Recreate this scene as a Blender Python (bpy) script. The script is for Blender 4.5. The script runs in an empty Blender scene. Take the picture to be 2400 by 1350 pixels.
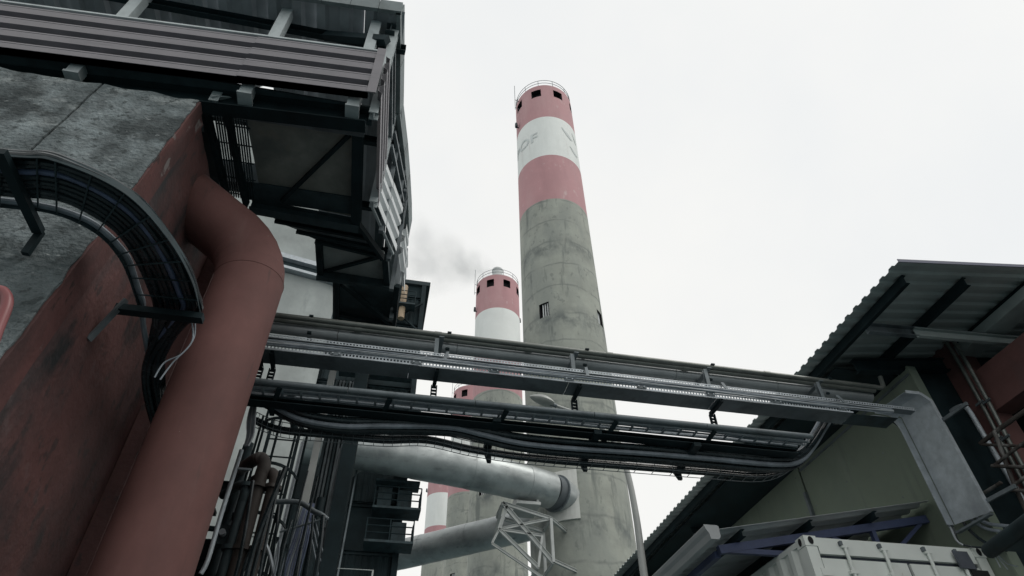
import bpy, bmesh, math, random
import numpy as np
from mathutils import Vector, Matrix, noise as mnoise
random.seed(7)
rad = math.radians
SC = bpy.context.scene
COL = SC.collection

# ------------------------------------------------------------------ camera
EYE = Vector((0.0, 0.0, 1.6))
C_RIGHT = Vector((0.97916191, -0.20249067, -0.01547505)).normalized()
C_FWD = Vector((0.15830509, 0.71332247, 0.6827229)).normalized()
C_UP = C_RIGHT.cross(C_FWD).normalized()
C_RIGHT = C_FWD.cross(C_UP).normalized()
cam_data = bpy.data.cameras.new('camera')
cam_data.sensor_width = 36.0
cam_data.lens = 22.5
cam_data.clip_start = 0.05
cam_data.clip_end = 2000.0
cam = bpy.data.objects.new('camera', cam_data)
mw = Matrix((C_RIGHT, C_UP, -C_FWD)).transposed().to_4x4()
mw.translation = EYE
cam.matrix_world = mw
COL.objects.link(cam)
SC.camera = cam

# ------------------------------------------------------------------ sky, sun, exposure
SUN_AZ, SUN_EL = rad(125), rad(55)          # azimuth clockwise from the street direction (+Y)
world = bpy.data.worlds.new('World')
SC.world = world
world.use_nodes = True
nt = world.node_tree
nt.nodes.clear()
out = nt.nodes.new('ShaderNodeOutputWorld')
sky = nt.nodes.new('ShaderNodeTexSky')
sky.sky_type = 'NISHITA'
sky.sun_disc = False
sky.sun_elevation = SUN_EL
sky.sun_rotation = SUN_AZ
sky.air_density = 1.5
sky.dust_density = 4.0
bg1 = nt.nodes.new('ShaderNodeBackground')
bg1.inputs['Strength'].default_value = 0.1
nt.links.new(sky.outputs[0], bg1.inputs['Color'])
wtc = nt.nodes.new('ShaderNodeTexCoord')
wn = nt.nodes.new('ShaderNodeTexNoise')
wn.inputs['Scale'].default_value = 1.6
wn.inputs['Detail'].default_value = 5.0
wn.inputs['Roughness'].default_value = 0.55
nt.links.new(wtc.outputs['Generated'], wn.inputs['Vector'])
wr = nt.nodes.new('ShaderNodeValToRGB')
wr.color_ramp.elements[0].position = 0.3
wr.color_ramp.elements[0].color = (0.905, 0.92, 0.92, 1)
wr.color_ramp.elements[1].position = 0.62
wr.color_ramp.elements[1].color = (1.0, 0.993, 0.96, 1)
nt.links.new(wn.outputs['Fac'], wr.inputs['Fac'])
bg2 = nt.nodes.new('ShaderNodeBackground')
bg2.inputs['Strength'].default_value = 1.0
nt.links.new(wr.outputs['Color'], bg2.inputs['Color'])
wmx = nt.nodes.new('ShaderNodeMixShader')
wmx.inputs[0].default_value = 0.93
nt.links.new(bg1.outputs[0], wmx.inputs[1])
nt.links.new(bg2.outputs[0], wmx.inputs[2])
nt.links.new(wmx.outputs[0], out.inputs['Surface'])
sun_data = bpy.data.lights.new('sun', 'SUN')
sun_data.energy = 0.9
sun_data.angle = rad(25)
sun_data.color = (1.0, 0.97, 0.92)
sun = bpy.data.objects.new('sun', sun_data)
sdir = Vector((math.sin(SUN_AZ) * math.cos(SUN_EL), math.cos(SUN_AZ) * math.cos(SUN_EL), math.sin(SUN_EL)))
sun.rotation_euler = sdir.to_track_quat('Z', 'Y').to_euler()
sun.location = (0, -20, 60)
COL.objects.link(sun)
SC.view_settings.view_transform = 'Standard'
SC.view_settings.look = 'None'
SC.view_settings.exposure = 0.0
SC.view_settings.gamma = 1.0
SC.render.engine = 'CYCLES'
SC.cycles.use_denoising = True
SC.cycles.max_bounces = 6
SC.cycles.volume_bounces = 1

# ------------------------------------------------------------------ surveying helper
def at(px, py, x=None, y=None, z=None):
    """A point of the place seen at pixel (px, py) of the 2400x1350 photograph, on a known plane."""
    d = C_RIGHT * (px - 1200.0) + C_UP * (675.0 - py) + C_FWD * 1500.0
    if x is not None: t = (x - EYE.x) / d.x
    elif y is not None: t = (y - EYE.y) / d.y
    else: t = (z - EYE.z) / d.z
    return EYE + d * t

# ------------------------------------------------------------------ materials
def srgb(r, g, b):
    f = lambda c: (c / 255 / 12.92) if c / 255 <= 0.04045 else ((c / 255 + 0.055) / 1.055) ** 2.4
    return (f(r), f(g), f(b))

def material(name, col, var=0.25, scale=2.0, rough=0.65, metal=0.0, bump=0.12, bscale=35.0, stains=(), spec=0.4, bdist=0.01, rvar=0.15, stretch=(1, 1, 1)):
    """stains: list of (colour, low, high, noise scale, (sx, sy, sz), strength)"""
    m = bpy.data.materials.new(name)
    m.use_nodes = True
    n = m.node_tree.nodes
    l = m.node_tree.links
    b = n['Principled BSDF']
    geo = n.new('ShaderNodeNewGeometry')
    mp0 = n.new('ShaderNodeMapping')
    mp0.inputs['Scale'].default_value = stretch
    l.new(geo.outputs['Position'], mp0.inputs['Vector'])
    nz = n.new('ShaderNodeTexNoise')
    nz.inputs['Scale'].default_value = scale
    nz.inputs['Detail'].default_value = 8
    nz.inputs['Roughness'].default_value = 0.65
    l.new(mp0.outputs[0], nz.inputs['Vector'])
    rp = n.new('ShaderNodeValToRGB')
    rp.color_ramp.elements[0].position = 0.32
    rp.color_ramp.elements[1].position = 0.68
    rp.color_ramp.elements[0].color = tuple(c * (1 - var) for c in col) + (1,)
    rp.color_ramp.elements[1].color = tuple(min(0.9, c * (1 + var)) for c in col) + (1,)
    l.new(nz.outputs['Fac'], rp.inputs['Fac'])
    cur = rp.outputs['Color']
    for (sc, lo, hi, ns, st, amt) in stains:
        mp = n.new('ShaderNodeMapping')
        mp.inputs['Scale'].default_value = st
        mp.inputs['Location'].default_value = (random.uniform(0, 20), random.uniform(0, 20), random.uniform(0, 20))
        l.new(geo.outputs['Position'], mp.inputs['Vector'])
        n2 = n.new('ShaderNodeTexNoise')
        n2.inputs['Scale'].default_value = ns
        n2.inputs['Detail'].default_value = 7
        n2.inputs['Roughness'].default_value = 0.6
        l.new(mp.outputs[0], n2.inputs['Vector'])
        mr = n.new('ShaderNodeMapRange')
        mr.inputs['From Min'].default_value = lo
        mr.inputs['From Max'].default_value = hi
        mr.inputs['To Max'].default_value = amt
        l.new(n2.outputs['Fac'], mr.inputs['Value'])
        mx = n.new('ShaderNodeMixRGB')
        mx.inputs['Color2'].default_value = tuple(sc) + (1,)
        l.new(mr.outputs[0], mx.inputs['Fac'])
        l.new(cur, mx.inputs['Color1'])
        cur = mx.outputs[0]
    l.new(cur, b.inputs['Base Color'])
    b.inputs['Metallic'].default_value = metal
    b.inputs['Specular IOR Level'].default_value = spec
    mr = n.new('ShaderNodeMapRange')
    mr.inputs['To Min'].default_value = max(0.05, rough - rvar)
    mr.inputs['To Max'].default_value = min(1.0, rough + rvar)
    l.new(nz.outputs['Fac'], mr.inputs['Value'])
    l.new(mr.outputs[0], b.inputs['Roughness'])
    if bump:
        nb = n.new('ShaderNodeTexNoise')
        nb.inputs['Scale'].default_value = bscale
        nb.inputs['Detail'].default_value = 6
        l.new(geo.outputs['Position'], nb.inputs['Vector'])
        bp = n.new('ShaderNodeBump')
        bp.inputs['Strength'].default_value = bump
        bp.inputs['Distance'].default_value = bdist
        l.new(nb.outputs['Fac'], bp.inputs['Height'])
        l.new(bp.outputs[0], b.inputs['Normal'])
    return m

DK = (0.012, 0.016, 0.018)
M = {}
M['ground'] = material('dusty_concrete_yard', (0.10, 0.138, 0.147), 0.25, 0.8, 0.9, bump=0.3)
M['dark_steel'] = material('dark_steel', (0.04, 0.06, 0.067), 0.35, 2.5, 0.6, 0.0, spec=0.2, stains=[((0.02, 0.025, 0.027), 0.5, 0.7, 3, (1, 1, .3), .8)])
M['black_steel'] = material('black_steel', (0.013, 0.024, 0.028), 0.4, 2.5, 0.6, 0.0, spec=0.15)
M['grey_steel'] = material('grey_painted_steel', (0.42, 0.465, 0.475), 0.15, 3, 0.5, 0.05, stains=[((0.24, 0.27, 0.28), 0.52, 0.72, 4, (1, 1, .4), .7)])
M['mid_steel'] = material('mid_grey_steel', (0.14, 0.165, 0.178), 0.25, 3, 0.5, 0.15, stains=[((0.04, 0.05, 0.055), 0.5, 0.72, 3, (1, 1, .4), .8)])
M['galv'] = material('galvanised_steel', (0.40, 0.44, 0.47), 0.18, 7, 0.45, 0.3, stains=[((0.24, 0.265, 0.285), 0.5, 0.7, 2.5, (1, 1, .5), .7)])
M['mauve_sheet'] = material('mauve_grey_sheet', (0.185, 0.175, 0.19), 0.12, 3, 0.5, 0.05, bump=0.05, stains=[((0.11, 0.11, 0.12), 0.55, 0.75, 2.2, (.5, 3, 3), .7)])
M['white_sheet'] = material('white_sheet', (0.62, 0.65, 0.66), 0.08, 3, 0.5, 0, bump=0.05, stains=[((0.35, 0.37, 0.37), 0.55, 0.75, 2.2, (1, 1, 1), .6)])
M['roof_under'] = material('roof_underside_sheet', (0.36, 0.385, 0.41), 0.2, 1.5, 0.6, 0.1, stains=[((0.2, 0.22, 0.24), 0.5, 0.7, 1.2, (1, .4, 1), .7)])
M['fascia'] = material('grey_fascia_sheet', (0.17, 0.20, 0.205), 0.25, 2.0, 0.6, 0.1, stains=[((0.06, 0.07, 0.07), 0.5, 0.72, 3, (1, 1, .4), .7)])
M['soffit'] = material('stained_soffit', (0.20, 0.205, 0.185), 0.35, 1.3, 0.75, 0, stains=[((0.10, 0.115, 0.115), 0.48, 0.66, 1.2, (1, 1, 1), .9), ((0.25, 0.215, 0.17), 0.58, 0.75, 2.0, (1, 1, 1), .6)])
M['soffit_grey'] = material('grey_soffit', (0.26, 0.285, 0.28), 0.25, 1.6, 0.75, 0, stains=[((0.09, 0.1, 0.1), 0.5, 0.7, 1.5, (1, 1, 1), .8)])
M['wall_concrete'] = material('weathered_concrete', (0.16, 0.188, 0.195), 0.45, 5.5, 0.9, 0, bump=1.0, bscale=26, bdist=0.035, stains=[
    ((0.05, 0.064, 0.067), 0.44, 0.6, 0.8, (1.4, 1, .8), .9), ((0.30, 0.33, 0.33), 0.54, 0.66, 1.7, (1, 1, 1.4), .8), ((0.022, 0.03, 0.032), 0.52, 0.62, 1.2, (1, 1, 1), .85), ((0.035, .045, .046), 0.57, 0.63, 11, (1, 1, 1), .8), ((0.42, .45, .45), 0.66, 0.7, 9, (1, 1, 2), .6)])
M['wall_red'] = material('dark_red_painted_wall', (0.108, 0.05, 0.047), 0.3, 1.8, 0.7, 0, bump=0.5, bscale=16, bdist=0.02, stains=[
    ((0.02, 0.03, 0.033), 0.51, 0.63, 0.6, (1, 1.2, .5), .9), ((0.014, 0.02, 0.022), 0.55, 0.64, 1.3, (1, 1.5, .5), .9), ((0.14, 0.105, 0.105), 0.62, 0.7, 3.0, (1, 1, .8), .5), ((0.03, .03, .03), 0.58, 0.64, 8, (1, 1, .6), .6)])
M['strip_red'] = material('red_painted_strip', (0.118, 0.054, 0.051), 0.25, 2.2, 0.7, 0, bump=0.4, bscale=18, bdist=0.015, spec=0.2, stains=[
    ((0.05, 0.035, 0.035), 0.5, 0.66, 1.2, (1, 1, .4), .8), ((0.2, 0.19, 0.185), 0.62, 0.68, 5, (1, 1, .7), .7), ((0.02, 0.022, 0.023), 0.6, 0.66, 9, (1, 1, .5), .7)])
M['pipe_red'] = material('red_painted_pipe', (0.148, 0.073, 0.067), 0.18, 1.4, 0.72, 0, spec=0.2, bump=0.25, bscale=7, stains=[
    ((0.082, 0.043, 0.04), 0.46, 0.72, 0.9, (1, 1, .4), .8), ((0.2, 0.125, 0.115), 0.6, 0.8, 3.0, (1.4, 1.4, .3), .35), ((0.07, 0.05, 0.047), 0.62, 0.72, 5, (1.5, 1.5, .25), .5), ((0.33, 0.29, 0.28), 0.71, 0.74, 22, (1, 1, 1), .6)])
M['red_rail'] = material('red_handrail_paint', (0.2, 0.055, 0.058), 0.15, 5, 0.4, 0, bump=0.05)
M['red_frame'] = material('red_oxide_frame', (0.155, 0.075, 0.07), 0.2, 2, 0.65, 0, stains=[((0.11, 0.07, 0.07), 0.5, 0.7, 1.5, (1, 1, .5), .8)])
M['cable'] = material('black_cable', (0.012, 0.021, 0.025), 0.3, 6, 0.26, 0, bump=0.03, spec=0.5, stains=[((0.06, 0.072, 0.08), 0.52, 0.7, 4, (1, 1, 1), .6)])
M['cable_blue'] = material('blue_grey_cable', (0.10, 0.125, 0.20), 0.3, 6, 0.35, 0, bump=0.03, spec=0.5)
M['cable_grey'] = material('grey_cable', (0.20, 0.23, 0.26), 0.3, 6, 0.45, 0, bump=0.03)
M['cable_light'] = material('pale_cable', (0.36, 0.39, 0.41), 0.25, 8, 0.5, 0, bump=0.03)
M['conduit'] = material('olive_grey_conduit', (0.165, 0.178, 0.165), 0.2, 5, 0.32, 0.3, bump=0.05)
M['big_pipe'] = material('pale_grey_pipe', (0.31, 0.335, 0.345), 0.15, 2.5, 0.45, 0.25, bump=0.05, stains=[((0.16, 0.175, 0.18), 0.52, 0.72, 2, (.4, 1, 1), .7)])
M['duct'] = material('aluminium_duct_cladding', (0.40, 0.43, 0.43), 0.22, 0.5, 0.42, 0.55, bump=0.1, bscale=4, stains=[((0.20, 0.22, 0.225), 0.44, 0.68, 0.5, (1, 1, 2), .85), ((0.5, .52, .51), .58, .72, 1.2, (1, 1, .6), .5), ((0.12, .13, .13), .6, .7, 2.0, (.5, .5, 2), .6)])
M['duct_dark'] = material('dark_bellows', (0.10, 0.115, 0.125), 0.2, 1, 0.7)
M['white_plate'] = material('white_plate', (0.62, 0.63, 0.6), 0.1, 1, 0.7, stains=[((0.4, 0.41, 0.39), 0.52, 0.7, 1, (1, 1, .3), .7)])
M['pale_frame'] = material('pale_grey_frame', (0.42, 0.44, 0.43), 0.15, 1.5, 0.55, 0.1)
M['silo'] = material('pale_silo_concrete', (0.33, 0.36, 0.355), 0.2, 0.9, 0.85, 0, bump=0.3, bscale=9, stains=[((0.22, 0.245, 0.245), 0.45, 0.7, 0.8, (1, 1, .35), .75), ((0.16, 0.18, 0.18), 0.6, 0.72, 1.8, (1, 1, .2), .5)])
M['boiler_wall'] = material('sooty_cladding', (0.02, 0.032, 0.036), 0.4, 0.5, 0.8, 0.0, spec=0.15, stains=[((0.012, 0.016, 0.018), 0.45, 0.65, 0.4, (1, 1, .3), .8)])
M['boiler_grey'] = material('grey_cladding', (0.045, 0.058, 0.063), 0.3, 0.5, 0.8, 0.0, spec=0.15)
M['beige_wall'] = material('beige_wall_panel', (0.175, 0.212, 0.165), 0.12, 0.7, 0.75, 0, bump=0.06, stains=[((0.12, 0.15, 0.135), 0.48, 0.72, 0.6, (1, 1, .5), .6), ((0.10, 0.12, 0.11), 0.6, 0.72, 1.5, (1, 2, .25), .5), ((0.26, .29, .25), 0.6, 0.75, 1.1, (1, 1, .5), .4)])
M['roof_grey'] = material('grey_roof_sheet', (0.40, 0.45, 0.44), 0.18, 1.2, 0.55, 0.05, bump=0.05, stains=[((0.25, 0.29, 0.29), 0.5, 0.7, 0.9, (.35, 1, 1), .7)])
M['roof_edge'] = material('blue_grey_sheet_edge', (0.09, 0.10, 0.15), 0.2, 1.2, 0.55)
M['blue_steel'] = material('blue_painted_steel', (0.05, 0.067, 0.135), 0.2, 2, 0.5, 0.05, stains=[((0.03, 0.04, 0.08), 0.5, 0.7, 2, (1, 1, 1), .6)])
M['gutter'] = material('pale_gutter', (0.42, 0.44, 0.45), 0.12, 2, 0.45, 0.1, stains=[((0.25, 0.265, 0.28), 0.5, 0.72, 2, (1, .3, 1), .6)])
M['awning'] = material('pale_awning_sheet', (0.50, 0.52, 0.53), 0.12, 1.5, 0.55, 0.05)
M['container'] = material('white_container_paint', (0.70, 0.735, 0.70), 0.06, 1.5, 0.5, 0, bump=0.05, stains=[((0.45, 0.47, 0.43), 0.54, 0.75, 1.6, (1, 1, .5), .5), ((0.24, 0.17, 0.12), 0.68, 0.74, 7, (1, 1, .6), .6)])
M['container_dark'] = material('container_gasket', (0.05, 0.06, 0.08), 0.2, 4, 0.7)
M['tarp'] = material('dark_grey_tarp', (0.085, 0.095, 0.115), 0.2, 4, 0.5)
M['black_print'] = material('black_print', (0.012, 0.013, 0.014), 0.2, 4, 0.6, bump=0)
M['faded_print'] = material('faded_grey_lettering', (0.62, 0.66, 0.655), 0.15, 1, 0.8, bump=0)
M['rust_pipe'] = material('rusty_brown_pipe', (0.055, 0.047, 0.043), 0.4, 3, 0.7, 0.1, stains=[((0.30, 0.30, 0.29), 0.5, 0.65, 3, (1, 1, .3), .8), ((0.06, 0.05, 0.045), 0.55, 0.7, 4, (1, 1, .5), .8)])
M['tan_pipe'] = material('tan_pipe', (0.42, 0.32, 0.22), 0.2, 1, 0.6)
M['lamp_grey'] = material('lamp_grey', (0.33, 0.345, 0.335), 0.1, 3, 0.45, 0.2)
M['lamp_lens'] = material('lamp_lens', (0.34, 0.36, 0.34), 0.1, 3, 0.3)
M['paint_red'] = material('hazed_faded_red_band', (0.49, 0.27, 0.285), 0.07, 0.35, 0.75, 0, bump=0.08, bscale=3, stains=[((0.55, 0.36, 0.365), 0.48, 0.75, 0.35, (1, 1, .25), .7), ((0.40, 0.22, 0.235), 0.52, 0.72, 0.6, (1, 1, .2), .7), ((0.62, 0.52, 0.515), 0.62, 0.72, 1.4, (1, 1, .5), .5)])  # faded red, paled further for sky glare and haze
M['paint_white'] = material('white_band', (0.8, 0.83, 0.81), 0.04, 0.4, 0.75, 0, bump=0.08, bscale=3, stains=[((0.66, 0.69, 0.67), 0.5, 0.75, 0.5, (1, 1, .2), .8), ((0.62, 0.60, 0.575), 0.6, 0.72, 1.2, (1.4, 1.4, .15), .5)])
M['flue'] = material('pale_flue', (0.6, 0.62, 0.62), 0.08, 0.8, 0.8, 0.0)
M['inner_shade'] = material('painted_inner_shade', (0.012, 0.012, 0.014), 0.2, 2, 0.9, bump=0)  # near-black paint for the shade inside windows, gaps and holes

def chimney_concrete():
    m = material('chimney_concrete', (0.345, 0.362, 0.322), 0.16, 0.55, 0.88, 0, bump=0.35, bscale=3.5, bdist=0.04, stains=[
        ((0.27, 0.29, 0.268), 0.44, 0.66, 0.45, (1, 1, .35), .8), ((0.43, 0.435, 0.385), 0.55, 0.75, 0.7, (1, 1, .25), .6), ((0.13, 0.148, 0.142), 0.57, 0.68, 0.9, (1.6, 1.6, .22), .7), ((0.16, 0.175, 0.165), 0.58, 0.66, 2.2, (1, 1, .6), .5)])
    n = m.node_tree.nodes; l = m.node_tree.links
    b = n['Principled BSDF']
    src = b.inputs['Base Color'].links[0].from_socket
    geo = n.new('ShaderNodeNewGeometry')
    sp = n.new('ShaderNodeSeparateXYZ')
    l.new(geo.outputs['Position'], sp.inputs[0])
    nw = n.new('ShaderNodeTexNoise'); nw.inputs['Scale'].default_value = 0.35; nw.inputs['Detail'].default_value = 3
    l.new(geo.outputs['Position'], nw.inputs['Vector'])
    ad = n.new('ShaderNodeMath'); ad.operation = 'MULTIPLY_ADD'; ad.inputs[1].default_value = 1.1
    l.new(nw.outputs['Fac'], ad.inputs[0]); l.new(sp.outputs['Z'], ad.inputs[2])
    def ring(period, offset, width, lo, hi, nscale, amt, col, src):
        pp = n.new('ShaderNodeMath'); pp.operation = 'ADD'; pp.inputs[1].default_value = offset
        l.new(ad.outputs[0], pp.inputs[0])
        md = n.new('ShaderNodeMath'); md.operation = 'PINGPONG'; md.inputs[1].default_value = period / 2
        l.new(pp.outputs[0], md.inputs[0])
        mr = n.new('ShaderNodeMapRange'); mr.inputs['From Min'].default_value = width; mr.inputs['From Max'].default_value = 0.0
        l.new(md.outputs[0], mr.inputs['Value'])
        nn = n.new('ShaderNodeTexNoise'); nn.inputs['Scale'].default_value = nscale; nn.inputs['Detail'].default_value = 6; nn.inputs['Roughness'].default_value = .65
        mp = n.new('ShaderNodeMapping'); mp.inputs['Scale'].default_value = (1, 1, .7)
        l.new(geo.outputs['Position'], mp.inputs[0]); l.new(mp.outputs[0], nn.inputs['Vector'])
        m2 = n.new('ShaderNodeMapRange'); m2.inputs['From Min'].default_value = lo; m2.inputs['From Max'].default_value = hi; m2.inputs['To Max'].default_value = amt
        l.new(nn.outputs['Fac'], m2.inputs['Value'])
        mu = n.new('ShaderNodeMath'); mu.operation = 'MULTIPLY'
        l.new(mr.outputs[0], mu.inputs[0]); l.new(m2.outputs[0], mu.inputs[1])
        mx = n.new('ShaderNodeMixRGB'); mx.inputs['Color2'].default_value = tuple(col) + (1,)
        l.new(mu.outputs[0], mx.inputs['Fac']); l.new(src, mx.inputs['Color1'])
        return mx.outputs[0]
    c = ring(7.9, 6.2, 1.3, 0.42, 0.62, 0.8, 0.95, (0.125, 0.142, 0.14), src)
    c = ring(2.63, 0.4, 0.14, 0.38, 0.55, 0.6, 0.7, (0.17, 0.185, 0.175), c)
    l.new(c, b.inputs['Base Color'])
    return m
M['chimney'] = chimney_concrete()

# ------------------------------------------------------------------ mesh building
ORG = {}
def V(*a): return Vector(a)

class MB:
    def __init__(s): s.v = []; s.f = []; s.sm = []
    def add(s, vs, fs, smooth=False):
        o = len(s.v)
        s.v += [tuple(p) for p in vs]
        s.f += [tuple(i + o for i in f) for f in fs]
        s.sm += [smooth] * len(fs)
        return s
    def hexa(s, p):   # 8 points: bottom ring 0-3, top ring 4-7
        return s.add(p, [(0, 3, 2, 1), (4, 5, 6, 7), (0, 1, 5, 4), (1, 2, 6, 5), (2, 3, 7, 6), (3, 0, 4, 7)])
    def box(s, lo, hi):
        x0, y0, z0 = lo; x1, y1, z1 = hi
        return s.hexa([(x0, y0, z0), (x1, y0, z0), (x1, y1, z0), (x0, y1, z0), (x0, y0, z1), (x1, y0, z1), (x1, y1, z1), (x0, y1, z1)])
    def bar(s, p, q, w, h, up=(0, 0, 1)):
        p = Vector(p); q = Vector(q); d = (q - p).normalized(); up = Vector(up)
        if abs(d.dot(up)) > 0.98: up = V(0, 1, 0)
        a = d.cross(up).normalized() * (w / 2); b = a.cross(d).normalized() * (h / 2)
        return s.hexa([p - a - b, p + a - b, q + a - b, q - a - b, p - a + b, p + a + b, q + a + b, q - a + b])
    def prism(s, prof, p, q, u, v, closed=True, caps=True, smooth=False):
        """sweep the (a, b) profile, laid out on axes u, v, from p to q"""
        p = Vector(p); q = Vector(q); u = Vector(u); v = Vector(v); n = len(prof)
        vs = [p + u * a + v * b for a, b in prof] + [q + u * a + v * b for a, b in prof]
        fs = [(i, (i + 1) % n, n + (i + 1) % n, n + i) for i in range(n if closed else n - 1)]
        s.add(vs, fs, smooth)
        if caps and closed: s.add(vs, [tuple(range(n))[::-1], tuple(range(n, 2 * n))])
        return s
    def ibeam(s, p, q, h, w, t=0.012, up=(0, 0, 1)):
        p = Vector(p); q = Vector(q); d = (q - p).normalized(); up = Vector(up)
        if abs(d.dot(up)) > 0.98: up = V(0, 1, 0)
        u = d.cross(up).normalized(); v = u.cross(d).normalized()
        prof = [(-w/2, -h/2), (w/2, -h/2), (w/2, -h/2+t), (t/2, -h/2+t), (t/2, h/2-t), (w/2, h/2-t), (w/2, h/2), (-w/2, h/2), (-w/2, h/2-t), (-t/2, h/2-t), (-t/2, -h/2+t), (-w/2, -h/2+t)]
        n = 12
        vs = [p + u * a + v * b for a, b in prof] + [q + u * a + v * b for a, b in prof]
        fs = [(i, (i + 1) % n, n + (i + 1) % n, n + i) for i in range(n)]
        for o in (0, n):
            fs += [(o, o+1, o+2, o+11), (o+3, o+4, o+9, o+10), (o+5, o+6, o+7, o+8)]
        return s.add(vs, fs)
    def channel(s, p, q, h, w, t=0.008, up=(0, 0, 1), flip=1):
        p = Vector(p); q = Vector(q); d = (q - p).normalized(); up = Vector(up)
        if abs(d.dot(up)) > 0.98: up = V(0, 1, 0)
        u = d.cross(up).normalized() * flip; v = up - d * up.dot(d); v.normalize()
        prof = [(0, -h/2), (w, -h/2), (w, -h/2+t), (t, -h/2+t), (t, h/2-t), (w, h/2-t), (w, h/2), (0, h/2)]
        n = 8
        vs = [p + u * a + v * b for a, b in prof] + [q + u * a + v * b for a, b in prof]
        fs = [(i, (i + 1) % n, n + (i + 1) % n, n + i) for i in range(n)]
        for o in (0, n): fs += [(o, o+1, o+2, o+3), (o, o+3, o+4, o+7), (o+4, o+5, o+6, o+7)]
        return s.add(vs, fs)
    def tube(s, path, r, n=10, caps=True):
        P = [Vector(p) for p in path]; k = len(P)
        rs = r if isinstance(r, (list, tuple)) else [r] * k
        T = []
        for i in range(k):
            a = P[max(0, i - 1)]; b = P[min(k - 1, i + 1)]; T.append((b - a).normalized())
        ref = V(0, 0, 1) if abs(T[0].z) < 0.9 else V(0, 1, 0)
        u = T[0].cross(ref).normalized()
        vs = []; fs = []
        for i in range(k):
            u = (u - T[i] * u.dot(T[i])).normalized(); w = T[i].cross(u)
            sc = 1.0
            if 0 < i < k - 1:
                c = (P[i] - P[i-1]).normalized().dot(T[i]); sc = 1.0 / max(0.6, c)
            for j in range(n):
                a = 2 * math.pi * j / n
                vs.append(P[i] + (u * math.cos(a) + w * math.sin(a)) * rs[i] * (sc if sc < 1.15 else 1.08))
        for i in range(k - 1):
            for j in range(n):
                fs.append((i*n+j, i*n+(j+1) % n, (i+1)*n+(j+1) % n, (i+1)*n+j))
        s.add(vs, fs, True)
        if caps: s.add(vs, [tuple(range(n))[::-1], tuple(range((k-1)*n, k*n))])
        return s
    def lathe(s, c, prof, n=48, a0=0.0, a1=2*math.pi, smooth=True):
        """prof: (radius, z) pairs about the vertical through c"""
        c = Vector(c); full = abs(a1 - a0 - 2*math.pi) < 1e-6; m = n if full else n + 1
        vs = []; fs = []
        for r, z in prof:
            for j in range(m):
                a = a0 + (a1 - a0) * j / n
                vs.append((c.x + r*math.cos(a), c.y + r*math.sin(a), c.z + z))
        for i in range(len(prof) - 1):
            for j in range(n):
                fs.append((i*m+j, i*m+(j+1) % m, (i+1)*m+(j+1) % m, (i+1)*m+j))
        return s.add(vs, fs, smooth)
    def sheet(s, o, L, W, nrm, pitch=0.2, depth=0.035, thick=0.005, flat=0.3, phase=0.0):
        """profiled sheet: ridges run along vector L, the profile lies across vector W"""
        o = Vector(o); L = Vector(L); W = Vector(W); nrm = Vector(nrm).normalized()
        w = W.length; wd = W.normalized()
        pts = [(0.0, 0.0)] ; t = -phase
        raw = []
        while t < w + pitch:
            for a, b in ((0.0, 0.0), (flat, 0.0), (0.5, 1.0), (0.5 + flat, 1.0)):
                raw.append((t + a * pitch, b * depth))
            t += pitch
        pts = [p for p in raw if 0.0 <= p[0] <= w]
        if pts[0][0] > 1e-4: pts = [(0.0, pts[0][1])] + pts
        if pts[-1][0] < w - 1e-4: pts.append((w, pts[-1][1]))
        n = len(pts)
        A = [o + wd * a + nrm * b for a, b in pts]; B = [p + nrm * thick for p in A]
        vs = A + [p + L for p in A] + B + [p + L for p in B]
        fs = []
        for i in range(n - 1):
            fs += [(i, i+1, n+i+1, n+i), (2*n+i+1, 2*n+i, 3*n+i, 3*n+i+1), (i+1, i, 2*n+i, 2*n+i+1), (n+i, n+i+1, 3*n+i+1, 3*n+i)]
        fs += [(0, n, 3*n, 2*n), (n-1, 3*n-1, 4*n-1, 2*n-1)]
        return s.add(vs, fs)
    def build(s, name, mat, parent=None, label=None, kind=None, sharp=40):
        org = ORG.get(parent.name, Vector((0, 0, 0))) if parent else Vector((0, 0, 0))
        me = bpy.data.meshes.new(name)
        me.from_pydata([(p[0]-org.x, p[1]-org.y, p[2]-org.z) for p in s.v], [], s.f)
        me.materials.append(M[mat] if isinstance(mat, str) else mat)
        me.polygons.foreach_set('use_smooth', s.sm)
        me.update()
        if any(s.sm): me.set_sharp_from_angle(angle=rad(sharp))
        o = bpy.data.objects.new(name, me)
        COL.objects.link(o)
        if parent: o.parent = parent
        ORG[o.name] = org.copy()
        if label: o['label'] = label
        if kind: o['kind'] = kind
        return o

def tag(o, label, cat, group=None):
    o['label'] = label; o['category'] = cat
    if group: o['group'] = group
    return o

def thing(name, label, cat, loc=(0, 0, 0), group=None):
    o = bpy.data.objects.new(name, None)
    o.location = loc; o.empty_display_size = 0.2
    COL.objects.link(o); ORG[o.name] = Vector(loc)
    return tag(o, label, cat, group)

def copy_tree(o, parent=None):
    c = o.copy(); COL.objects.link(c)
    if parent: c.parent = parent
    for ch in list(o.children): copy_tree(ch, c)
    return c

def smooth_path(pts, n=8):
    P = [Vector(p) for p in pts]; res = []
    for i in range(len(P) - 1):
        p0 = P[max(0, i-1)]; p1 = P[i]; p2 = P[i+1]; p3 = P[min(len(P)-1, i+2)]
        for k in range(n):
            t = k / n
            res.append(0.5*((2*p1) + (p2-p0)*t + (2*p0-5*p1+4*p2-p3)*t*t + (3*p1-p0-3*p2+p3)*t**3))
    res.append(P[-1])
    return res

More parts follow.
